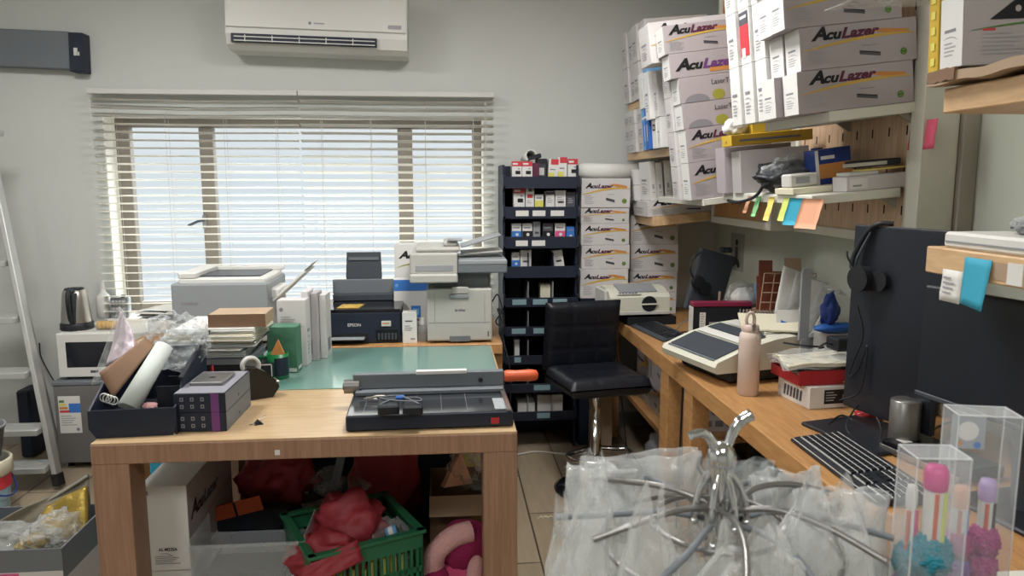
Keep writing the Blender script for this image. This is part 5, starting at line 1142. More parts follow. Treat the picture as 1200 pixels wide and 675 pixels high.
# ================================================================== BAR STOOL
o = thing('bar_stool', 'black quilted swivel stool with chrome pole at the far desk', 'stool', (.725, 3.50, 0), R(10))
MB().lathe([(.0, .0), (.195, .0), (.2, .008), (.18, .018), (.08, .03), (.035, .045), (0, .045)], 'black_gloss', 36).build('base', o)
MB().lathe([(.03, .04), (.03, .33), (.022, .335), (.022, .505), (.05, .515), (.05, .525)], 'chrome', 24).build('pole', o)
c = MB(); c.tube([(.03 * math.cos(R(200)), .03, .20)] + [(.16 * math.cos(a), -.16 * math.sin(a) * .75 - .06, .2) for a in [R(200 - 10 * i - 0) for i in range(0, 23)]] + [(.03, .03, .20)], .011, 'chrome', 10); c.build('footrest', o)
def cushion(W, D, t, m, n=31, q=3, bend=0):
    """quilted pad: W x D, thickness t"""
    mb = MB()
    def top(u, v):
        x, y = (u - .5) * W, (v - .5) * D
        e = min(1, min(u, 1 - u, v, 1 - v) * 9); ed = math.sqrt(max(0, 1 - (1 - e) ** 2))
        gu, gv = abs(((u * q) % 1) - 0), abs(((v * q) % 1) - 0)
        gr = min(min(gu, 1 - gu), min(gv, 1 - gv)) * 2
        return Vector((x, y, t * .5 * ed + .004 * (min(1, gr * 4)) - .004 + bend * (2 * v - 1) ** 2))
    mb.grid(top, n, n, m)
    def bot(u, v):
        x, y = (u - .5) * W, (v - .5) * D; e = min(1, min(u, 1 - u, v, 1 - v) * 9); ed = math.sqrt(max(0, 1 - (1 - e) ** 2))
        return Vector((x, y, -t * .5 * ed - .01 + bend * (2 * v - 1) ** 2))
    mb.grid(lambda u, v: bot(1 - u, v), n, n, m); return mb
ob = cushion(.40, .40, .085, 'leather_black').build('seat', o, loc=(0, -.01, .565), rot=(R(-2), 0, 0))
ob = cushion(.40, .36, .06, 'leather_black', bend=.0).build('backrest', o, loc=(0, .205, .735), rot=(R(99), 0, 0))
c = MB(); c.box((-.08, .17, .50), (.08, .19, .56), 'black_plastic', .004); c.box((-.14, -.1, .512), (.14, .19, .527), 'black_plastic', .003); c.build('seat_plate', o)
c = MB(); c.tube([(.05, 0, .505), (.12, -.02, .50), (.17, -.03, .485)], .006, 'chrome', 8); c.build('lift_lever', o)

# ================================================================== ON THE WORK TABLE
# black organizer bin, open top, angled side walls
o = thing('desk_bin', 'black plastic bin full of papers at the corner of the work table', 'bin', (-1.055, 2.245, TZ), R(4))
W, D = .245, .40
c = MB()
c.box((.02, .02, 0), (W - .01, D, .006), 'black_plastic')
fp = [(.02, 0), (W - .01, 0), (W, .03), (W, .085), (0, .085), (0, .03)]
c.prism(fp, .006, 'navy_black', fm((0, .006, 0), (1, 0, 0), (0, 0, 1))); c.build('front_wall', o)
c = MB(); sp_ = [(0, 0), (D, 0), (D, .20), (D - .05, .215), (.10, .155), (.06, .10), (0, .085)]
c.prism(sp_, .006, 'navy_black', fm((W - .006, .006, 0), (0, 1, 0), (0, 0, 1))); c.prism([(.0, .155), (D - .02, .23), (D - .02, .222), (0, .147)], .014, 'black_plastic', fm((W - .01, .09, 0), (0, 1, 0), (0, 0, 1))); c.build('side_wall', o)
c = MB(); c.prism([(0, .03), (D, .03), (D, .17), (.2, .17), (.0, .085)], .006, 'navy_black', fm((0, .006, 0), (0, 1, 0), (0, 0, 1))); c.prism([(0, 0), (.03, -.022), (.03, -.016), (.006, 0)], D, 'navy_black', fm((-.0, .006, .03), (1, 0, 0), (0, 0, 1)) @ Matrix.Scale(-1, 4, (0, 0, 1))); c.build('side_wall', o)
MB().box((.0, D, 0), (W, D + .006, .19), 'navy_black').build('back_wall', o)
for y in (.12, .25): MB().box((.16, y, .006), (W - .007, y + .005, .12), 'black_plastic').build('divider', o)
bo = Vector((-1.055, 2.245, TZ))
# contents
pr = MB(); pr.lathe([(.032, 0), (.039, .0), (.033, .28), (.030, .28), (.03, .02)], 'paper_roll_grey', 26)
a, b = at(150, 478, Y=2.30), at(193, 405, Y=2.46)
q = (b - a).to_track_quat('Z', 'Y')
tag(pr.build('paper_roll', T=Matrix.Translation(a) @ q.to_matrix().to_4x4() @ Matrix.Scale(.82, 4)), 'rolled white paper lying across the black bin', 'paper roll')
pts = [at(116, 437, Y=2.37), at(132, 467, Y=2.36), at(181, 405, Y=2.50), at(170, 396, Y=2.52)]
c = MB(); c.sheet(pts[0], pts[1], pts[2], pts[3], 'kraft_dark', th=.004, amp=.002, n=8); tag(c.build('cardboard_piece'), 'brown cardboard piece leaning in the black bin', 'cardboard')
c = MB()
c.sheet(at(106, 452, Y=2.46), at(150, 432, Y=2.50), at(147, 366, Y=2.55), at(140, 359, Y=2.55), 'cloudy_film', th=.002, amp=.012, freq=3, n=18, seed=2)
c.sheet(at(126, 428, Y=2.50), at(160, 412, Y=2.52), at(156, 388, Y=2.56), at(143, 366, Y=2.56), 'pinkish_bag', th=.012, amp=.010, freq=3, n=18, seed=5)
tag(c.build('paper_bag'), 'pale pinkish peaked paper bag standing in the black bin', 'bag')
c = MB(); cc = at(208, 400, Y=2.60); c.blob(cc, (.10, .09, .085), 'clear_film', 11, .45, 2.1, 5); c.blob(cc + Vector((.005, .0, -.02)), (.07, .09, .06), 'clear_film', 5, .5, 3.0, 4)
tag(c.build('plastic_bag'), 'crumpled clear plastic bag spilling from the back of the black bin', 'bag')
c = MB(); kk = at(122, 466, Y=2.33)
for k in range(4): c.tube([kk + Vector((.013 * math.cos(x) + .008 * k, .002 * k, .013 * math.sin(x) - .004 * k)) for x in [2 * PI * i / 14 for i in range(14)]], .002, 'paper', 5, closed=True)
tag(c.build('key_ring'), 'bunch of small pale rings in the corner of the black bin', 'rings')
c = MB(); c.blob(at(176, 476, Y=2.34), (.022, .018, .012), 'plush_light', 3, .3, 2, 3); tag(c.build('pink_packet'), 'small pinkish packet in the front of the black bin', 'packet')
# stacked dark boxes
def d_icons(mb, T, w, h):
    mb.rect(w * .72, 0, w * .88, h, 'ink_purple', T)
    for k in range(3):
        for r_ in range(2): mb.rect(w * (.12 + .2 * k), h * (.22 + .38 * r_), w * (.19 + .2 * k), h * (.42 + .38 * r_), 'ink_grey', T); mb.rect(w * (.14 + .2 * k), h * (.27 + .38 * r_), w * (.17 + .2 * k), h * (.37 + .38 * r_), 'navy_black', fm_off(T))
def d_side(mb, T, w, h): mb.rect(.001, .001, w - .001, h - .001, 'mid_grey', T); mb.disc(w * .5, h * .3, .005, 'ink_black', fm_off(T))
for k, z in enumerate((TZ + .0005, TZ + .0605)):
    carton('gadget_box', ['lower of two dark boxes with purple band on the work table', 'upper dark box with purple band below the metal tray'][k], 'box', TR((-.822, 2.285, z), R(-1)), .152, .27, .0595, 'navy_black', d_icons, None, d_side, lambda mb, T, w, d: mb.rect(.002, .002, w - .002, d - .002, 'box_lilac', T), group='dark boxes with purple band', seam=False)
c = MB(); a = Vector((-.80, 2.37, TZ + .1207)); c.box((0, 0, 0), (.10, .13, .012), 'steel_dark', .002); c.disc(.05, .06, .012, 'black_matte', Matrix.Translation((0, 0, .0124)), ry=.008); tag(c.build('metal_tray', loc=tuple(a), rot=(0, 0, R(-2))), 'flat metal plate with a dark hole on the two dark boxes', 'plate')
c = MB(); c.cyl((0, 0, 0), (0, 0, .13), .0045, .0045, 'ink_red', 10); c.cyl((0, 0, .13), (0, 0, .137), .0045, .002, 'ink_maroon', 10); tag(c.build('red_pen', loc=(-.80, 2.60, TZ), rot=(R(0), 0, 0)), 'red pen standing upright behind the two dark boxes', 'pen')
# tape dispenser
o = thing('tape_dispenser', 'black tape dispenser with white roll beside the two dark boxes', 'tape dispenser', (-.70, 2.60, TZ), R(28))
c = MB(); prof = [(0, 0), (.10, 0), (.125, .035), (.115, .06), (.085, .09), (.05, .112), (.015, .118), (0, .08)]
c.prism(prof, .055, 'black_gloss', fm((0, .055, 0), (1, 0, 0), (0, 0, 1)))
c.build('body', o)
MB().lathe([(.022, 0), (.034, 0), (.034, .02), (.022, .02), (.022, 0)], 'off_white', 24, T=fm((.035, .038, .118), (1, 0, 0), (0, 0, 1))).build('tape_roll', o)
c = MB(); c.box((.112, .0, .05), (.124, .055, .058), 'steel', .001, T=None); c.build('cutter', o)
# small clip on the table
o = thing('metal_clip', 'small black and steel clip lying on the bare table wood', 'clip', tuple(at(303, 497, Z=TZ)), R(25))
MB().prism([(-.014, 0), (.014, 0), (.0, .014)], .022, 'black_plastic', fm((0, .011, 0), (1, 0, 0), (0, 0, 1))).build('jaw', o)
c = MB(); c.tube([(0, -.008, .012), (.018, -.006, .022), (.024, 0, .024), (.018, .006, .022), (0, .008, .012)], .0013, 'steel', 5); c.tube([(-.01, -.006, .002), (-.028, 0, .003), (-.01, .006, .002)], .0013, 'steel', 5); c.build('wire_handle', o)
# document pile
px = lambda q, y: at(q, 400, Y=y).x
base = [('dark_grey', .30, .28, .05, 'dark grey box file at the bottom of the document pile'), ('black_plastic', .26, .26, .035, 'black folder low in the document pile'),
        ('mid_grey', .31, .27, .022, 'grey folder in the middle of the document pile'), ('paper_grey', .29, .27, .028, 'bluish grey papers in the document pile'),
        ('sky_blue', .27, .25, .008, 'thin blue folder in the document pile'), ('paper_grey', .31, .27, .026, 'pale plastic covered papers above the blue folder'),
        ('paper_cream', .315, .28, .030, 'thick cream paper ream near the top of the pile'), ('paper', .29, .27, .022, 'white papers just under the brown box')]
z = TZ + .0045
for k, (m, w_, d_, h_, lb) in enumerate(base):
    x0 = -1.02 + (.03 if k in (1,) else 0) + rnd.uniform(-.012, .012) + (.03 if k == 7 else 0)
    c = MB(); c.box((0, 0, 0), (w_, d_, h_ - .0012), m, .001)
    if m.startswith('paper') or m == 'sky_blue':
        for j in range(3): c.box((rnd.uniform(-.006, .004), rnd.uniform(-.008, 0), h_ * (.2 + .25 * j)), (w_ + rnd.uniform(-.004, .006), d_, h_ * (.2 + .25 * j) + .0015), 'paper')
    tag(c.build('document_stack', loc=(x0, 2.79, z), rot=(0, 0, R(rnd.uniform(-3, 3)))), lb, 'papers'); z += h_
a = px(243, 2.78); c = MB(); c.box((0, 0, 0), (.205, .15, .048), 'kraft', .002); c.rect(0, 0, .205, .048, 'kraft_dark', fm((0, -.0008, 0), (1, 0, 0), (0, 0, 1))) ; tag(c.build('brown_box', loc=(a, 2.80, z), rot=(0, 0, R(1))), 'flat brown box on top of the document pile', 'box')  # front face in darker kraft, its shade put into the colour
# green and white cartons
zc = TZ + .0045
def d_hp(mb, T, w, h): mb.disc(w * .15, h * .86, w * .07, 'ink_grey', T); tlines(mb, T, w * .12, h * .74, w * .55, 3, h * .035); mb.rect(w * .1, h * .60, w * .9, h * .61, 'ink_lightgrey', T)
carton('ink_carton', 'white carton with round grey mark behind the green carton', 'box', TR((px(326, 3.09), 3.09, zc), R(-2)), .115, .08, .275, 'carton_white', d_hp, None, d_end, seam=False)
carton('ink_carton', 'green carton beside the green mug on the cutting mat', 'box', TR((px(313, 2.985), 2.985, zc), R(-3)), .115, .08, .185, 'green_card', lambda mb, T, w, h: (tlines(mb, T, w * .3, h * .8, w * .5, 4, h * .07, 'green_card'), mb.rect(w * .72, h * .02, w * .98, h * .1, 'paper', T)), None, lambda mb, T, w, h: mb.rect(w * .2, h * .05, w * .8, h * .12, 'paper', T), seam=False)
for k in range(3): carton('slim_carton', ['slim pale carton right of the white round marked one', 'slimmer grey carton beside the slim pale one', 'last slim carton of the row, nearest the black printer'][k], 'box', TR((px(354 + 0 * k, 3.13) + .03 * k, 3.15 + .035 * k, zc), R(-2)), .027, .11, .30 - .012 * k, ['carton_white', 'carton_grey', 'carton_white'][k], None, None, lambda mb, T, w, h: mb.rect(w * .25, h * .1, w * .7, h * .3, 'ink_grey', T), seam=False)
# mug
o = thing('mug', 'green mug with dark print holding a paper cone', 'mug', (px(325, 2.91), 2.905, zc), R(0))
MB().lathe([(.036, 0), (.04, .003), (.04, .098), (.036, .098), (.035, .01)], 'green_mug', 28).build('cup', o); cup = o.children[0]
MB().tube(spline([(-.038, 0, .08), (-.065, 0, .082), (-.07, 0, .05), (-.06, 0, .022), (-.038, 0, .02)], 5), .006, 'green_mug', 8).build('handle', o)
c = MB()
c.grid(lambda u, v: Vector((.0405 * math.cos(-1.7 + 1.6 * u), .0405 * math.sin(-1.7 + 1.6 * u), .015 + .07 * v)), 10, 3, 'navy_black'); c.build('print', cup)
o2 = MB(); o2.prism([(-.034, 0), (.036, 0), (.004, .075)], .012, 'ink_orange', fm((0, 0, 0), (1, 0, 0), (0, .1, 1))); tag(o2.build('paper_cone', loc=(px(325, 2.91), 2.905, zc + .075)), 'tan triangular card sticking out of the green mug', 'card')
carton('gadget_box', 'small black box with white edges in front of the green mug', 'box', TR((-.695, 2.82, zc)), .045, .03, .075, 'black_plastic', lambda mb, T, w, h: (mb.rect(0, 0, w * .08, h, 'paper', T), mb.rect(w * .92, 0, w, h, 'paper', T), mb.rect(0, h * .94, w, h, 'paper', T)), seam=False)
# paper cutter (guillotine)
o = thing('paper_cutter', 'black guillotine paper cutter with orange handle on the work table', 'paper cutter', (-.305, 2.235, TZ), R(1.3))
W, D = .512, .285
c = MB(); c.box((0, 0, .004), (W, D, .05), 'navy_black', .003); c.box((.004, .004, .049), (W - .02, D - .01, .0515), 'cutter_top', .001); c.rect(W - .07, .012, W - .045, .032, 'red_plastic', fm((0, -.0008, 0), (1, 0, 0), (0, 0, 1))); c.build('base_board', o)
c = MB(); c.box((W - .02, .0, .051), (W - .006, D - .01, .058), 'steel', .001)
for k in range(5): c.rect(.05 + .08 * k, .02, .051 + .08 * k, D - .03, 'ink_grey', Matrix.Translation((0, 0, .0519)))
c.box((W - .055, .02, .0518), (W - .02, .14, .0535), 'milky_acrylic'); c.build('ruler_edge', o)
c = MB(); c.box((.01, D - .075, .0525), (W - .01, D - .03, .066), 'mid_grey', .002); c.box((.0, D - .04, .066), (W - .005, D - .012, .118), 'mid_grey', .003); c.box((.21, D - .044, .112), (.38, D - .02, .124), 'white_plastic', .001); c.cyl((W - .085, D - .046, .088), (W - .085, D - .035, .088), .008, .008, 'black_plastic', 12); c.build('blade_arm', o)
c = MB(); c.cyl((-.03, D - .03, .075), (.02, D - .03, .075), .024, .024, 'steel_dark', 18); c.cyl((-.034, D - .03, .075), (-.028, D - .03, .075), .012, .012, 'black_plastic', 12); c.box((.0, D - .05, .05), (.03, D - .01, .075), 'dark_grey', .002); c.build('hinge', o)
c = MB(); c.lathe([(.017, 0), (.021, .01), (.019, .04), (.021, .09), (.018, .112), (.008, .118)], 'orange_plastic', 18, T=fm((W - .003, D - .026, .095), (0, 1, 0), (0, 0, 1))); c.build('handle', o)
for x in (.03, W - .03):
    for y in (.03, D - .03): MB().cyl((x, y, 0), (x, y, .0045), .01, .01, 'rubber', 10).build('foot', o)
o2 = thing('power_adapter', 'black adapter pair wrapped in its cable on the paper cutter', 'adapter', tuple(at(470, 482, Z=TZ + .054)), R(4))
MB().box((-.07, -.045, 0), (-.005, .06, .032), 'black_plastic', .005).build('adapter_block', o2); MB().box((.005, -.05, 0), (.065, .05, .028), 'black_plastic', .005).build('adapter_block', o2)
c = MB(); c.tube(spline([(-.065, -.03, .032), (-.02, .02, .035), (.05, .04, .03), (.06, .0, .03), (0, -.01, .036), (-.055, .03, .034), (-.05, .045, .036), (.0, .03, .04), (.055, -.03, .03)], 6), .0022, 'mid_grey', 6); c.tube(spline([(-.06, -.04, .004), (-.02, -.05, .004), (.03, -.045, .004), (.062, -.02, .006)], 6), .003, 'black_plastic', 6); c.build('cable', o2)
c = MB(); c.box((-.015, .02, .031), (.012, .045, .04), 'blue', .002); c.build('cable_tie', o2)
o2 = thing('wire_bundle', 'small bundle of bare wires at the hinge of the paper cutter', 'wire', tuple(at(438, 470, Z=TZ + .0535)))
c = MB()
for k in range(5): c.tube([(rnd.uniform(-.04, 0), rnd.uniform(-.012, .012), .003 + .003 * k), (rnd.uniform(-.01, .01), rnd.uniform(-.012, .012), .004 + .003 * k), (rnd.uniform(.01, .04), rnd.uniform(-.012, .012), .003 + .003 * k)], .0018, 'steel', 5)
c.build('wires', o2)

# ================================================================== UNDER THE WORK TABLE
yA = 2.42; xa, xb = at(165, 620, Y=yA).x, at(221, 620, Y=yA).x; za, zb_ = at(190, 669, Y=yA).z, at(190, 570, Y=yA).z
wA = xb - xa
def d_al(mb, T, w, h): mb.text('AL-M225A', w * .34, h * .235, h * .04, 'ink_black', T, bold=.03, width=w * .4); swoosh(mb, T, w, h, .20, .235, 'ink_grey', .006, .36, .72); tlines(mb, T, w * .26, h * .17, w * .55, 5, h * .022, 'ink_grey'); mb.rect(w * .06, h * .02, w * .16, h * .035, 'ink_darkgrey', T); mb.rect(w * .14, h * .9, w * .2, h * .95, 'ink_grey', T)
def d_sidelogo(mb, T, w, h): mb.rect(.001, .001, w - .001, h - .001, 'carton_mauve', T); logo(mb, fm_off(T), w * .04, h * .55, w * .6, 'ink_black', 'ink_darkgrey'); swoosh(mb, fm_off(T), w, h, .3, .5, 'kraft', .02)
carton('toner_carton', 'white carton lying on the floor under the table, lower of two', 'box', TR((xa + .004, yA + .01, .0005)), wA, .5, za - .002, 'carton_bright', None, None, d_sidelogo)
carton('toner_carton', 'white toner carton with small model print under the table, upper of two', 'box', TR((xa, yA, za)), wA, .5, zb_ - za, 'carton_bright', d_al, None, d_sidelogo)
c = MB(); c.box((0, 0, 0), (.20, .1, .44), 'cyan_note', .01); tag(c.build('blue_case', loc=(-1.19, 3.0, 0)), 'bright blue case standing behind the white cartons under the table', 'case')
# clear drawers (acrylic tray)
y = 2.36; a, b = at(222, 640, Y=y), at(358, 640, Y=y)
o = thing('acrylic_tray', 'clear plastic tray in front under the work table', 'tray', (a.x, y, 0)); W = b.x - a.x; zt = a.z
for bx_ in (((0, 0, 0), (W, .004, zt)), ((0, .004, 0), (.004, .20, zt + .02)), ((W - .004, .004, 0), (W, .20, zt + .02)), ((0, .196, 0), (W, .20, zt - .05)), ((.004, .004, zt - .15), (W - .004, .196, zt - .146))): MB().box(bx_[0], bx_[1], 'milky_acrylic', .001).build('panel', o)
MB().box((.0, -.004, zt - .01), (W, .0, zt), 'milky_acrylic', .001).build('front_lip', o)
tag(MB().box((0, 0, 0), (.25, .13, .03), 'dark_grey', .003).build('paper_pad', loc=(a.x + .03, y + .04, zt - .1455)), 'pad coloured dark for the dim inside of the clear plastic tray', 'papers')  # dark colour stands in for the shade inside the tray
# box carrying the dark case
tag(MB().box((0, 0, 0), (.40, .34, .225), 'navy_black', .004).build('dark_crate', loc=(-.80, 2.70, 0)), 'dark crate behind the clear plastic tray under the table', 'crate')
yb = 2.71; a, b = at(245, 640, Y=yb), at(338, 596, Y=yb)
o = thing('black_case', 'black case with orange band standing under the table', 'case', (a.x, yb, .226), R(0)); hh = b.z - .226
MB().box((0, 0, 0), (b.x - a.x, .06, hh), 'black_plastic', .004).build('body', o)
c = MB(); c.box((0, 0, 0), (.20, .006, .055), 'orange_card', .001); c.box((.10, -.002, .0), (.108, .0, .055), 'black_plastic'); c.build('band', o, T=TR((.01, -.012, hh - .04), ry=R(-13)))
c = MB(); c.blob((0, 0, .11), (.14, .09, .11), 'red_bag', 3, .4, 2, 4, flat=0); tag(c.build('red_bag', loc=(-.66, 2.92, .226)), 'crumpled dark red bag behind the black case under the table', 'bag')
c = MB(); c.blob((0, 0, 0), (.055, .06, .05), 'cloudy_film', 8, .4, 2, 4); c.blob((.05, 0, -.03), (.10, .06, .03), 'clear_film', 2, .4, 2, 4); tag(c.build('plastic_bag', loc=(-.47, 2.88, .34)), 'crumpled clear bag between the red bags under the table', 'bag')
tag(MB().box((0, 0, 0), (.03, .012, .33), 'mid_grey', .002).build('grey_strip', loc=(-.475, 2.76, .23), rot=(0, R(14), 0)), 'slanted grey strip rising from the crate under the table', 'strip')
for k in range(3):
    s = MB(); s.sheet((0, 0, 0), (.14, 0, .0), (.14, .12, .02), (0, .12, .02), 'paper_grey', th=.003, amp=.004, n=6, seed=k); tag(s.build('paper_sheet', loc=(-.54 + .012 * k, 2.70 + .0, .232 + .012 * k), rot=(0, R(-4), R(8 + 7 * k))), 'grey leaflet lying on the crate beside the black case', 'paper', 'leaflets on the crate under the table')
# green basket
A = at(364, 654, Z=.34); L = .38; ang = R(25)
o = thing('plastic_basket', 'green slotted plastic basket full of bags under the table', 'basket', (A.x, A.y, 0), ang)
D = .36; zt = .34
def wall(p0, p1, z0, z1, slots):
    """slotted basket wall from p0 to p1"""
    c = MB(); p0, p1 = Vector((p0[0], p0[1], 0)), Vector((p1[0], p1[1], 0)); dd_ = (p1 - p0); ll = dd_.length; T = fm((p0.x, p0.y, 0), dd_, (0, 0, 1))
    def bb(u0, v0, u1, v1): c.box((u0, v0, -.006), (u1, v1, 0), 'green_basket', 0, T=T)
    bb(0, z0, ll, z0 + .03); bb(0, z1 - .06, ll, z1); m = (z1 - .06 + z0 + .03)
    bb(0, z1 - .145, ll, z1 - .125); bb(0, z1 - .235, ll, z1 - .215)
    n = slots
    for k in range(n + 1): u = ll * k / n; bb(max(0, u - .005), z0 + .03, min(ll, u + .005), z1 - .06)
    c.box((-.008, z1 - .008, -.018), (ll + .008, z1 + .004, .010), 'green_basket', .002, T=T)
    return c
wall((0, 0), (L, 0), 0, zt, 18).build('side_wall', o); wall((L, 0), (L, D), 0, zt, 16).build('side_wall', o); wall((L, D), (0, D), 0, zt, 18).build('side_wall', o); wall((0, D), (0, 0), 0, zt, 16).build('side_wall', o)
MB().box((0, 0, 0), (L, D, .006), 'green_basket').build('bottom', o)
Bk = lambda x, y, z: (A.x + x * math.cos(ang) - y * math.sin(ang), A.y + x * math.sin(ang) + y * math.cos(ang), z)
c = MB()
for k in range(9): c.box((.03 + k * .035, .03, .008), (.05 + k * .035, .05, .26), 'yellow_note' if k % 2 else 'lime_note', .002)
tag(c.build('yellow_sticks', loc=(A.x, A.y, 0), rot=(0, 0, ang)), 'row of yellow green wrapped sticks inside the green basket', 'sticks', kind=None)
for k, (x, y, z, r, m, lb) in enumerate(((.08, .10, .27, (.12, .07, .09), 'red_bag', 'crumpled red bag hanging over the near edge of the green basket'), (.20, .22, .31, (.13, .10, .12), 'red_bag', 'large dark red bag in the middle of the green basket'), (.30, .12, .25, (.10, .08, .09), 'cloudy_film', 'clear bag of small things at the end of the green basket'))):
    c = MB(); c.blob((0, 0, 0), r, m, k + 4, .4, 1.9, 4); tag(c.build('plastic_bag', loc=Bk(x, y, z)), lb, 'bag')
c = MB(); c.lathe([(.0, 0), (.018, 0), (.018, .035), (.0, .035)], 'sky_blue', 16); c.lathe([(.0185, .01), (.0185, .025)], 'paper', 16); tag(c.build('small_jar', T=TR(Bk(.27, .05, .335), ry=R(70))), 'small blue and white jar lying on top of the green basket', 'jar')
c = MB(); c.sheet((-.10, 0, -.08), (.10, 0, -.03), (.09, .03, .03), (-.09, .03, -.02), 'red_bag', th=.002, amp=.012, n=12, seed=2); tag(c.build('red_wrapper', loc=Bk(.06, -.032, .335), rot=(0, 0, ang)), 'red wrapper drooping over the side of the green basket', 'wrapper')
# dark heap behind the basket
tag(MB().box((0, 0, 0), (.62, .05, .60), 'navy_black', .01).build('dark_board', loc=(-.60, 3.15, 0)), 'dark navy board standing behind the bags under the table', 'board')
c = MB(); c.blob((0, 0, .30), (.15, .09, .31), 'red_bag', 12, .35, 1.6, 4, flat=0.0); tag(c.build('red_sack', loc=(-.25, 3.03, 0)), 'big dark red sack standing behind the green basket', 'sack')
# brown carton with plush and wraps at the right
o = thing('open_carton', 'open brown carton beside the right table leg', 'box', (-.07, 2.78, 0)); W, D, h_ = .25, .30, .30
for bx_ in (((0, 0, 0), (W, .004, h_)), ((0, D - .004, 0), (W, D, h_)), ((0, .004, 0), (.004, D - .004, h_)), ((W - .004, .004, 0), (W, D - .004, h_)), ((.004, .004, 0), (W - .004, D - .004, .004))): MB().box(bx_[0], bx_[1], 'kraft_dark').build('side', o)
MB().box((0, -.10, 0), (W, 0, .003), 'kraft', 0, T=TR((0, 0, h_), rx=R(25))).build('flap', o)
c = MB(); c.blob((0, 0, 0), (.085, .09, .09), 'clear_film', 21, .5, 2.2, 4); c.blob((.03, 0, .06), (.05, .06, .09), 'clear_film', 17, .5, 2.2, 4); tag(c.build('plastic_wrap', loc=(.105, 2.90, .385)), 'crumpled clear wrap filling the open brown carton', 'plastic wrap')
c = MB(); c.prism([(-.06, 0), (.06, 0), (.012, .13)], .05, 'salmon_note', fm((0, 0, 0), (1, .3, 0), (0, .25, 1))); tag(c.build('pink_parcel', loc=(.03, 2.90, .30)), 'pink pointed paper parcel sticking out of the open carton', 'parcel')
tag(MB().box((0, 0, 0), (.12, .05, .60), 'yellow_note', .004).build('yellow_roll', loc=(.02, 3.12, 0)), 'pale yellow packet standing behind the open carton', 'packet')
# plush toy in front
o = thing('plush_toy', 'pink and magenta plush toy slumped before the open brown carton', 'plush toy', (.035, 2.50, 0)); o.scale = (.9, .9, .9)
c = MB()
c.blob((.03, .05, .24), (.11, .10, .10), 'plush_dark', 3, .12, 1.5, 4); c.blob((.02, .03, .10), (.12, .10, .11), 'plush_pink', 5, .1, 1.5, 4); c.build('body', o)
c = MB(); c.tube(spline([(-.10, .0, .16), (-.085, -.02, .25), (-.02, -.02, .31), (.05, .0, .32)], 5), .042, 'plush_light', 14); c.build('arm', o)
c = MB(); c.tube(spline([(.0, -.06, .15), (.005, -.075, .20), (.035, -.06, .26)], 5), [.036] * 3 * 3 + [.03, .02], 'plush_light', 14) if False else c.blob((.015, -.06, .20), (.033, .035, .06), 'plush_light', 4, .06, 1, 4, T=TR((0, 0, 0), ry=R(14))); c.build('paw', o)
c = MB(); c.blob((-.085, -.02, .15), (.05, .05, .045), 'plush_dark', 6, .08, 1, 3); c.build('foot', o)
c = MB(); c.box((.03, -.118, .13), (.055, -.112, .17), 'paper', .001, T=None); c.build('tag_label', o)
tag(MB().blob((0, 0, .18), (.055, .06, .18), 'black_plastic', 2, .2, 2, 4, flat=0).build('black_bag', loc=(-.185, 2.72, 0)), 'black bag stuffed between the green basket and the plush toy', 'bag') if False else None

# ================================================================== LEFT SIDE: ladder, pails, carton
o = thing('step_ladder', 'aluminium step ladder standing by the back wall', 'ladder', (0, 0, 0))
ra, rb = at(0, 232, Y=3.98), at(52, 484, Y=3.80)
dv = (rb - ra) / (ra.z - rb.z)
def rail(z): return ra + dv * (ra.z - z)
cxl = rail(.8).x - .27
def mir(p): return Vector((2 * cxl - p.x, p.y, p.z))
for f in (lambda p: p, mir):
    p0, p1 = f(rail(0.02)), f(rail(1.75)); c = MB(); dr = (p1 - p0); T = fm(p0, (1, 0, 0) if f is not mir else (1, 0, 0), dr)
    ln = dr.length; c.box((-.012, 0, -.03), (.012, ln, .03), 'alu', .003, T=T); c.build('front_rail', o)
    c = MB(); c.box((-.016, -.0, -.034), (.016, .06, .034), 'rubber', .003, T=T); c.build('foot', o)
for f in (lambda p: p, mir):
    p1 = f(rail(1.70)); p0 = f(rail(0.02)) + Vector((-.16 if f is not mir else .16, .34, 0)); c = MB(); c.tube([p0, p1], .016, 'alu', 8); c.build('rear_leg', o)
for k, zs in enumerate([at(10, y_, Y=3.9).z for y_ in (305, 369, 430, 492)] + [.13]):
    r_ = rail(zs); wv = r_.x - cxl; c = MB(); c.box((cxl - wv + .012, r_.y - .075, zs - .03), (cxl + wv - .012, r_.y + .055, zs), 'alu', .003)
    for j in range(4): c.box((cxl - wv + .012, r_.y - .04 + j * .024, zs), (cxl + wv - .012, r_.y - .03 + j * .024, zs + .002), 'alu')
    c.build('step', o)
    c = MB(); c.tube([(cxl + wv - .012, r_.y + .05, zs - .015), (cxl + wv - .05, r_.y + .055, zs - .03), (cxl + wv - .014, r_.y + .07, zs - .11)], .006, 'black_plastic', 6); c.build('brace', o)
z = 1.74; r_ = rail(z); c = MB(); c.box((cxl - (r_.x - cxl) - .02, r_.y - .09, z), (r_.x + .02, r_.y + .12, z + .03), 'alu', .006); c.build('top_cap', o)
q0 = at(46, 402, Y=4.42); cable('power_cable', 'black cable running down the wall from behind the ladder to the microwave', [q0, at(48, 418, Y=4.43), at(57, 436, Y=4.40), at(63, 446, Y=4.38)], .004)
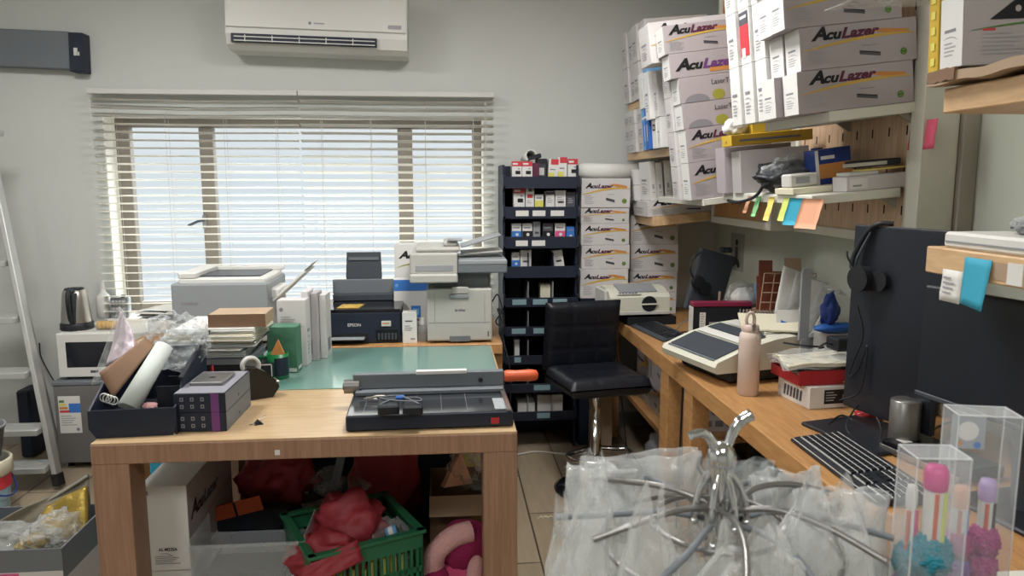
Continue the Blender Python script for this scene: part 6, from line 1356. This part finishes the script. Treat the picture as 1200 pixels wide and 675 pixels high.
# pails
pc = at(-6, 582, Z=.0); pc = Vector((-2.12, 3.47, 0))
o = thing('paint_pail', 'light blue pail with white rim and red mark under the grey bucket', 'pail', tuple(pc), R(20))
MB().lathe([(.10, 0), (.105, .004), (.122, .20), (.12, .205)], 'pail_blue', 32).build('body', o); pb_ = o.children[0]; MB().lathe([(.124, .19), (.132, .195), (.132, .255), (.126, .262), (.118, .255), (.118, .20)], 'paper_cream', 32).build('rim', o)
c = MB(); c.grid(lambda u, v: Vector(((.1225 + .0 * v) * math.cos(-1.0 + 1.0 * u), .1225 * math.sin(-1.0 + 1.0 * u), .13 + .055 * v)), 8, 3, 'ink_red'); c.build('label', pb_)
c = MB(); c.tube([(.135 * math.cos(a_), .135 * math.sin(a_), .19 - .10 * math.sin((a_ + 1.6) / 2.6 * PI)) for a_ in [-1.6 + 2.6 * i / 16 for i in range(17)]], .004, 'navy', 6); c.build('handle', o)
o = thing('grey_bucket', 'dark grey bucket sitting in the light blue pail', 'bucket', (pc.x, pc.y, .262))
MB().lathe([(.085, -.0), (.09, .004), (.113, .14), (.118, .14), (.118, .15), (.11, .15), (.10, .08), (.08, .01)], 'bucket_grey', 32).build('body', o); MB().tube(lathe_pts(.116, 30, .15), .005, 'grey_plastic', 6, closed=True).build('rim', o)
tag(MB().lathe([(.0, 0), (.10, .0), (.13, .012), (.125, .014), (.09, .004), (0, .004)], 'steel_dark', 30).build('metal_dish', loc=(-2.0, 2.86, .0)), 'round metal dish on the floor beside the foil carton', 'dish')
c = MB(); tag(MB().box((0, 0, 0), (.07, .14, .38), 'navy_black', .01).build('dark_bag', loc=(-2.34, 4.2, 0)), 'dark narrow case on the floor behind the ladder', 'case')
# open carton with gold wrapping
o = thing('foil_carton', 'grey and white open carton full of wrapping at the near table leg', 'box', (-1.74, 2.34, 0)); W, D, h_ = .53, .48, .365
def d_st(mb, T, w, h): mb.rect(0, 0, w, h * .80, 'carton_white', T); mb.rect(w * .55, h * .70, w * .75, h * .79, 'ink_pink', fm_off(T))
for i, bx_ in enumerate((((0, 0, 0), (W, .005, h_)), ((0, D - .005, 0), (W, D, h_ - .06)), ((0, .005, 0), (.005, D - .005, h_)), ((W - .005, .005, 0), (W, D - .005, h_)), ((.005, .005, 0), (W - .005, D - .005, .005)))):
    c = MB(); c.box(bx_[0], bx_[1], 'mid_grey')
    if i == 0: d_st(c, fm((0, -.001, 0), (1, 0, 0), (0, 0, 1)), W, h_)
    if i == 3: c.rect(0, 0, D, h_ * .72, 'carton_white', fm((W + .001, 0, 0), (0, 1, 0), (0, 0, 1))); c.rect(D * .3, 0, D * .6, h_ * .3, 'green_card', fm_off(fm((W + .001, 0, 0), (0, 1, 0), (0, 0, 1))))
    c.build('side', o)
O_ = Vector((-1.74, 2.34, 0)); f0, f1 = at(-12, 618, Y=2.60) - O_, at(104, 557, Y=2.68) - O_
c = MB(); c.sheet((.03, .20, .24), (.50, .24, .26), f1, f0, 'foil_dull', th=.004, amp=.03, freq=2.5, n=20, seed=3)
c.sheet((.30, .19, .25), (.51, .22, .27), f1 + Vector((.0, -.02, -.03)), f0 * .4 + f1 * .6 + Vector((0, -.02, -.03)), 'gold_foil', th=.004, amp=.02, freq=2.5, n=14, seed=6)
c.tube(spline([f0, f0 * .66 + f1 * .34 + Vector((0, 0, -.015)), f0 * .33 + f1 * .67 + Vector((0, 0, -.012)), f1], 5), .008, 'steel', 6)
tag(c.build('foil_sheet', loc=(-1.74, 2.34, 0)), 'large gold foil sheet with silver rim rising from the open carton', 'foil')
c = MB(); c.blob((.25, .12, .325), (.22, .10, .05), 'clear_film', 5, .5, 2.5, 4); c.blob((.12, .12, .31), (.10, .09, .045), 'paper_cream', 8, .5, 2.2, 4); c.blob((.38, .12, .33), (.05, .05, .03), 'gold_foil', 3, .5, 3, 3)
tag(c.build('plastic_wrap', loc=(-1.74, 2.34, 0)), 'crumpled clear wrapping lying in the open carton near the table leg', 'plastic wrap')
c = MB(); c.blob((.44, .13, .36), (.07, .09, .06), 'cloudy_film', 15, .4, 2.5, 4); tag(c.build('bubble_wrap', loc=(-1.74, 2.34, 0)), 'pale crumpled wrap at the corner of the carton by the table leg', 'plastic wrap')

# ================================================================== FOREGROUND: chrome display carousel with clear bags
HX, HY = .352, .90
o = thing('display_carousel', 'chrome display carousel with curled hooks in the front', 'display stand', (HX, HY, 0), R(10))
MB().lathe([(.0, 0), (.19, 0), (.19, .012), (.03, .03), (0.0, .03)], 'chrome', 32).build('base', o)
MB().cyl((0, 0, .02), (0, 0, 1.15), .009, .009, 'chrome', 16).build('pole', o)
c = MB(); c.blob((0, 0, 1.150), (.019, .019, .022), 'chrome', 1, 0, 1, 3); c.cyl((0, 0, 1.10), (0, 0, 1.14), .015, .017, 'chrome', 18); c.build('hub', o)
c = MB(); c.tube(spline([(-.008, 0, 1.16), (-.018, 0, 1.178), (-.030, 0, 1.186), (-.046, 0, 1.184)], 5), [.0065] * 5 + [.006] * 5 + [.0055] * 5 + [.006], 'chrome', 10); c.build('horn', o)
c = MB(); c.tube(spline([(.006, 0, 1.16), (.014, 0, 1.18), (.024, 0, 1.196), (.040, 0, 1.204)], 5), [.006] * 5 + [.0065] * 5 + [.0075] * 5 + [.0085], 'chrome', 10); c.build('horn', o)
for k in range(7):
    a_ = 2 * PI * k / 7 + .3; ca, sa = math.cos(a_), math.sin(a_)
    c = MB(); c.tube(spline([(.012 * ca, .012 * sa, 1.132), (.024 * ca, .024 * sa, 1.115), (.032 * ca, .032 * sa, 1.092), (.034 * ca, .034 * sa, 1.070)], 5), .0045, 'chrome', 8); c.blob((.034 * ca, .034 * sa, 1.066), (.0065, .0065, .0075), 'chrome', 1, 0, 1, 2); c.build('curled_hook', o)
for k in range(4):
    a_ = 2 * PI * k / 4 + .7; ca, sa = math.cos(a_), math.sin(a_)
    c = MB(); c.cyl((.02 * ca, .02 * sa, 1.04), (.02 * ca, .02 * sa, 1.085), .0035, .0035, 'chrome', 8); c.blob((.02 * ca, .02 * sa, 1.036), (.006, .006, .007), 'chrome', 1, 0, 1, 2); c.build('hook_pin', o)
arms = []
for k in range(12):
    a_ = 2 * PI * k / 12 + .12; ca, sa = math.cos(a_), math.sin(a_); rr = .185 + .03 * ((k * 7) % 3) / 2; z0 = 1.085 - .018 * (k % 2)
    pts = [(.02 * ca, .02 * sa, z0), (.07 * ca - .01 * sa, .07 * sa + .01 * ca, z0 + .010), (.13 * ca - .012 * sa, .13 * sa + .012 * ca, z0 + .004), (rr * ca, rr * sa, z0 - .012)]
    c = MB(); c.tube(spline(pts, 5), .0042, 'mid_grey' if k % 2 else 'steel_dark', 8); c.build('wire_arm', o); arms.append((a_ + R(10), rr, z0))
c = MB(); c.tube([(.085 * math.cos(t), .085 * math.sin(t), 1.062) for t in [2 * PI * i / 40 for i in range(40)]], .0035, 'steel_dark', 8, closed=True); c.build('wire_ring', o)
c = MB(); c.tube([(.15 * math.cos(t), .15 * math.sin(t), 1.035) for t in [2 * PI * i / 40 for i in range(40)]], .0035, 'steel_dark', 8, closed=True); c.build('wire_ring', o)
def hang_bag(label, p, yaw, w, h, m, seed, neck=.35, grp='clear bags on the chrome carousel', lean=0.):
    """gathered clear bag: narrow neck at the hook, flaring skirt above and a loose body below"""
    mb = MB(); off = Vector((seed * 3.3, seed * 1.7, 0))
    def fn(u, v):
        t = 2 * PI * u; zz = .045 + .012 * math.sin(3 * t + seed) * (v < .08) - v * (h + .045)
        if v < .2: f = neck * (.5 + .5 * v / .2) if v < .1 else neck * (1.0 - .15 * math.sin((v - .1) / .1 * PI))
        else: f = neck + (1 - neck) * min(1, ((v - .2) / .8)) ** .85
        fold = 1 + .22 * noise.noise(Vector((math.cos(t) * 2.2, math.sin(t) * 2.2, v * 2.2)) + off) + .16 * math.sin(t * 7 + seed) * (1 if v < .5 else .5)
        return Vector((math.cos(t) * w * .5 * f * fold + .02 * noise.noise(Vector((v * 4, seed, 0))), math.sin(t) * w * .26 * f * fold + lean * v, zz + .012 * math.sin(t * 3 + seed) * (1 if v < .05 else 0)))
    mb.grid(fn, 40, 22, m, None, True, closed_u=True)
    ob = mb.build('clear_bag', loc=p, rot=(0, 0, yaw)); return tag(ob, label, 'plastic bag', grp)
def sheet_bag(label, p, yaw, w, h, m, seed, tilt=0., grp='clear bags on the chrome carousel'):
    mb = MB()
    for dy in (0, .012): mb.sheet((-w / 2, dy, -h), (w / 2, dy, -h), (w * .5, dy, 0), (-w * .5, dy, 0), m, th=.0008, amp=.028, freq=4.2, n=30, seed=seed + dy * 100)
    ob = mb.build('clear_bag', loc=p, rot=(tilt, 0, yaw)); return tag(ob, label, 'plastic bag', grp)
bp = lambda px_, py_, y_: tuple(at(px_, py_, Y=y_))
hang_bag('gathered clear bag hanging farthest out on the carousel side facing the stool', bp(693, 590, .86), R(10), .15, .30, 'bag_film', 3)
hang_bag('small gathered clear bag with a spiky top nearest the floor side of the carousel', bp(655, 640, .84), R(30), .11, .22, 'bag_film', 33, .25)
hang_bag('gathered clear bag hanging between the outermost bag and the carousel hub', bp(762, 628, .80), R(-8), .13, .24, 'bag_film', 8)
sheet_bag('wide flat clear bag stretched behind the hub on the carousel', bp(755, 535, 1.06), R(4), .19, .26, 'bag_film', 5)
sheet_bag('flat clear bag behind the hooks of the carousel', bp(862, 540, 1.07), R(-3), .12, .26, 'clear_film', 9)
sheet_bag('dull clear bag with small grey patch behind the outer wires', bp(705, 548, 1.0), R(-14), .10, .2, 'bag_film', 13)
sheet_bag('upright cloudy bag with torn top on the desk side of the carousel', bp(925, 555, .98), R(12), .12, .28, 'bag_film', 15, R(4))
sheet_bag('crumpled cloudy bag nearest the big keyboard on the carousel', bp(985, 575, .93), R(-10), .13, .28, 'bag_film', 18, R(-4))
hang_bag('bulging clear bag low on the desk side of the carousel', bp(960, 618, .84), R(15), .20, .22, 'bag_film', 21, .6)
hang_bag('bulging clear bag in front below the carousel hub', bp(880, 672, .78), R(-5), .20, .2, 'bag_film', 24, .6)
sheet_bag('flat glossy bag hanging low in front of the carousel pole', bp(838, 655, .82), R(5), .12, .2, 'clear_film', 27)
sheet_bag('clear bag edge on the far lower side of the carousel', bp(1030, 600, .96), R(-30), .07, .2, 'clear_film', 29)

# ================================================================== FOREGROUND: pens in clear cases on a small stand
o = thing('display_counter', 'low white stand below the pen cases in the front', 'stand', (.52, .70, 0)); c = MB(); c.box((0, 0, .86), (.42, .34, .895), 'laminate_white', .004); c.build('top', o)
for x in (.02, .36):
    for y in (.02, .28): MB().box((x, y, 0), (x + .04, y + .04, .86), 'laminate_white', .002).build('leg', o)
def fur(mb, c, r, m, seed): mb.blob(c, r, m, seed, .22, 5, 4); mb.blob(c, (r[0] * 1.04, r[1] * 1.04, r[2] * 1.04), m, seed + 2, .3, 9, 4)
def pen_case(label, cx, cy, w, d, h, rz):
    o = thing('pen_case', label, 'pen case', (cx, cy, .896), rz); t = .0015
    for bx_ in (((0, 0, 0), (w, t, h)), ((0, d - t, 0), (w, d, h)), ((0, t, 0), (t, d - t, h)), ((w - t, t, 0), (w, d - t, h)), ((t, t, h - t), (w - t, d - t, h))): MB().box(bx_[0], bx_[1], 'clear_acrylic', .0004).build('clear_panel', o)
    e = MB()
    for x in (.0, w):
        for y in (0., d): e.tube([(x, y, 0), (x, y, h)], .0012, 'acrylic_edge', 6)
    for z_ in (h,):
        for y in (0., d): e.tube([(0, y, z_), (w, y, z_)], .0012, 'acrylic_edge', 6)
        for x in (0., w): e.tube([(x, 0, z_), (x, d, z_)], .0012, 'acrylic_edge', 6)
    e.build('case_edge', o)
    return o
cx, cy = at(1071, 600, Y=.83).x, .83; topz = at(1090, 537, Y=.83).z; hc = topz - .896
pen_case('clear case of pens with teal and purple pompoms in front', cx, cy, .064, .05, hc, R(-8))
RZ = R(-8); PL = lambda x, y, z: (cx + x * math.cos(RZ) - y * math.sin(RZ), cy + x * math.sin(RZ) + y * math.cos(RZ), .896 + z)
def pen(label, loc, h, cap, strip, fur1, fur2, r=.0125, seed=1, fr=.022, f1z=.53):
    o = thing('pompom_pen', label, 'pen', loc, R(10))
    c = MB(); c.cyl((0, 0, .02), (0, 0, h - .03), r, r, 'paper', 18); c.box((.0015, -r - .0008, .08), (.0065, -r + .002, h - .032), strip); c.box((-.0085, -r + .0005, .08), (-.0045, -r + .004, h - .032), 'orange_plastic', 0); c.build('barrel', o)
    MB().lathe([(r * 1.05, h - .03), (r * 1.15, h - .026), (r * 1.15, h - .008), (r * .9, h), (0, h)], cap, 18).build('cap', o)
    if fur1:
        c = MB(); fur(c, (0, 0, h * f1z), (fr, .019, h * .12), fur1, seed); c.build('pompom', o)
        c = MB(); fur(c, (0, 0, h * (f1z - .19)), (fr, .019, h * .12), fur2, seed + 5); c.build('lower_pompom', o)
    return o
pen('pen with magenta cap and teal pompom in the front clear case', PL(.034, .02, 0.0015), hc - .018, 'pen_pink', 'lime_note', 'teal_fur', 'purple_fur', seed=2, fr=.027)
pen('second pen with pale cap behind in the front clear case', PL(.014, .036, 0.0015), hc - .05, 'paper', 'ink_pink', 'teal_fur', 'purple_fur', .006, 6, .012)
cx2, cy2 = at(1118, 560, Y=.93).x, .93; topz2 = at(1150, 486, Y=.93).z; hc2 = topz2 - .896
pen_case('taller clear case behind the teal pompom pens', cx2, cy2, .08, .05, hc2, R(-14))
RZ2 = R(-14); PL2 = lambda x, y, z: (cx2 + x * math.cos(RZ2) - y * math.sin(RZ2), cy2 + x * math.sin(RZ2) + y * math.cos(RZ2), .896 + z)
pen('white and blue striped pen with magenta pompom in the taller case', PL2(.02, .022, .0015), hc2 * .62, 'salmon_note', 'ink_blue', 'magenta_fur', 'purple_fur', .010, 3, .016)
pen('white and dark striped pen with lilac cap in the taller case', PL2(.055, .024, .0015), hc2 * .66, 'lilac', 'ink_black', 'magenta_fur', 'magenta_fur', .010, 9, .019)
c = MB(); c.box((0, 0, 0), (.045, .002, .05), 'paper_grey', .0003); T_ = fm((0, -.0006, 0), (1, 0, 0), (0, 0, 1)); c.disc(.022, .026, .014, 'paper', T_); c.disc(.035, .006, .005, 'ink_blue', T_); c.disc(.012, .008, .004, 'ink_orange', T_)
tag(c.build('insert_card', loc=PL2(.008, .046 - .006, hc2 - .06), rot=(0, 0, RZ2)), 'pale patterned insert card in the top of the taller clear case', 'card')
q = at(1192, 600, Y=.86); o = thing('pompom_pen', 'light blue and pink pompom at the picture edge beside the cases', 'pen', (q.x, .80, .8955)); hq = q.z - .8955
c = MB(); c.cyl((0, 0, 0), (0, 0, hq + .08), .008, .008, 'lilac', 14); c.build('barrel', o); c = MB(); fur(c, (0, 0, hq), (.022, .02, .03), 'sky_blue', 3); c.build('pompom', o); c = MB(); fur(c, (0, 0, hq - .04), (.02, .018, .025), 'magenta_fur', 5); c.build('lower_pompom', o)
q = at(1168, 665, Y=.76); c = MB(); c.blob((0, 0, .025), (.042, .03, .032), 'gold_foil', 4, .5, 3, 4, flat=0); c.blob((0, 0, .03), (.05, .035, .04), 'clear_film', 6, .4, 3, 4, flat=0); tag(c.build('foil_packet', loc=(q.x, .76, .8955)), 'crinkled gold packet in front of the pen cases', 'packet')
o = thing('desk_coaster', 'brown patterned strip lying at the near desk edge by the keyboard', 'strip', tuple(at(1058, 622, Z=.7502)), R(-80)); c = MB(); c.box((0, 0, 0), (.09, .03, .004), 'kraft_dark', .001); 
for k in range(6): c.disc(.01 + .014 * k, .015, .005, 'ink_gold', Matrix.Translation((0, 0, .0044)))
c.build('strip', o)
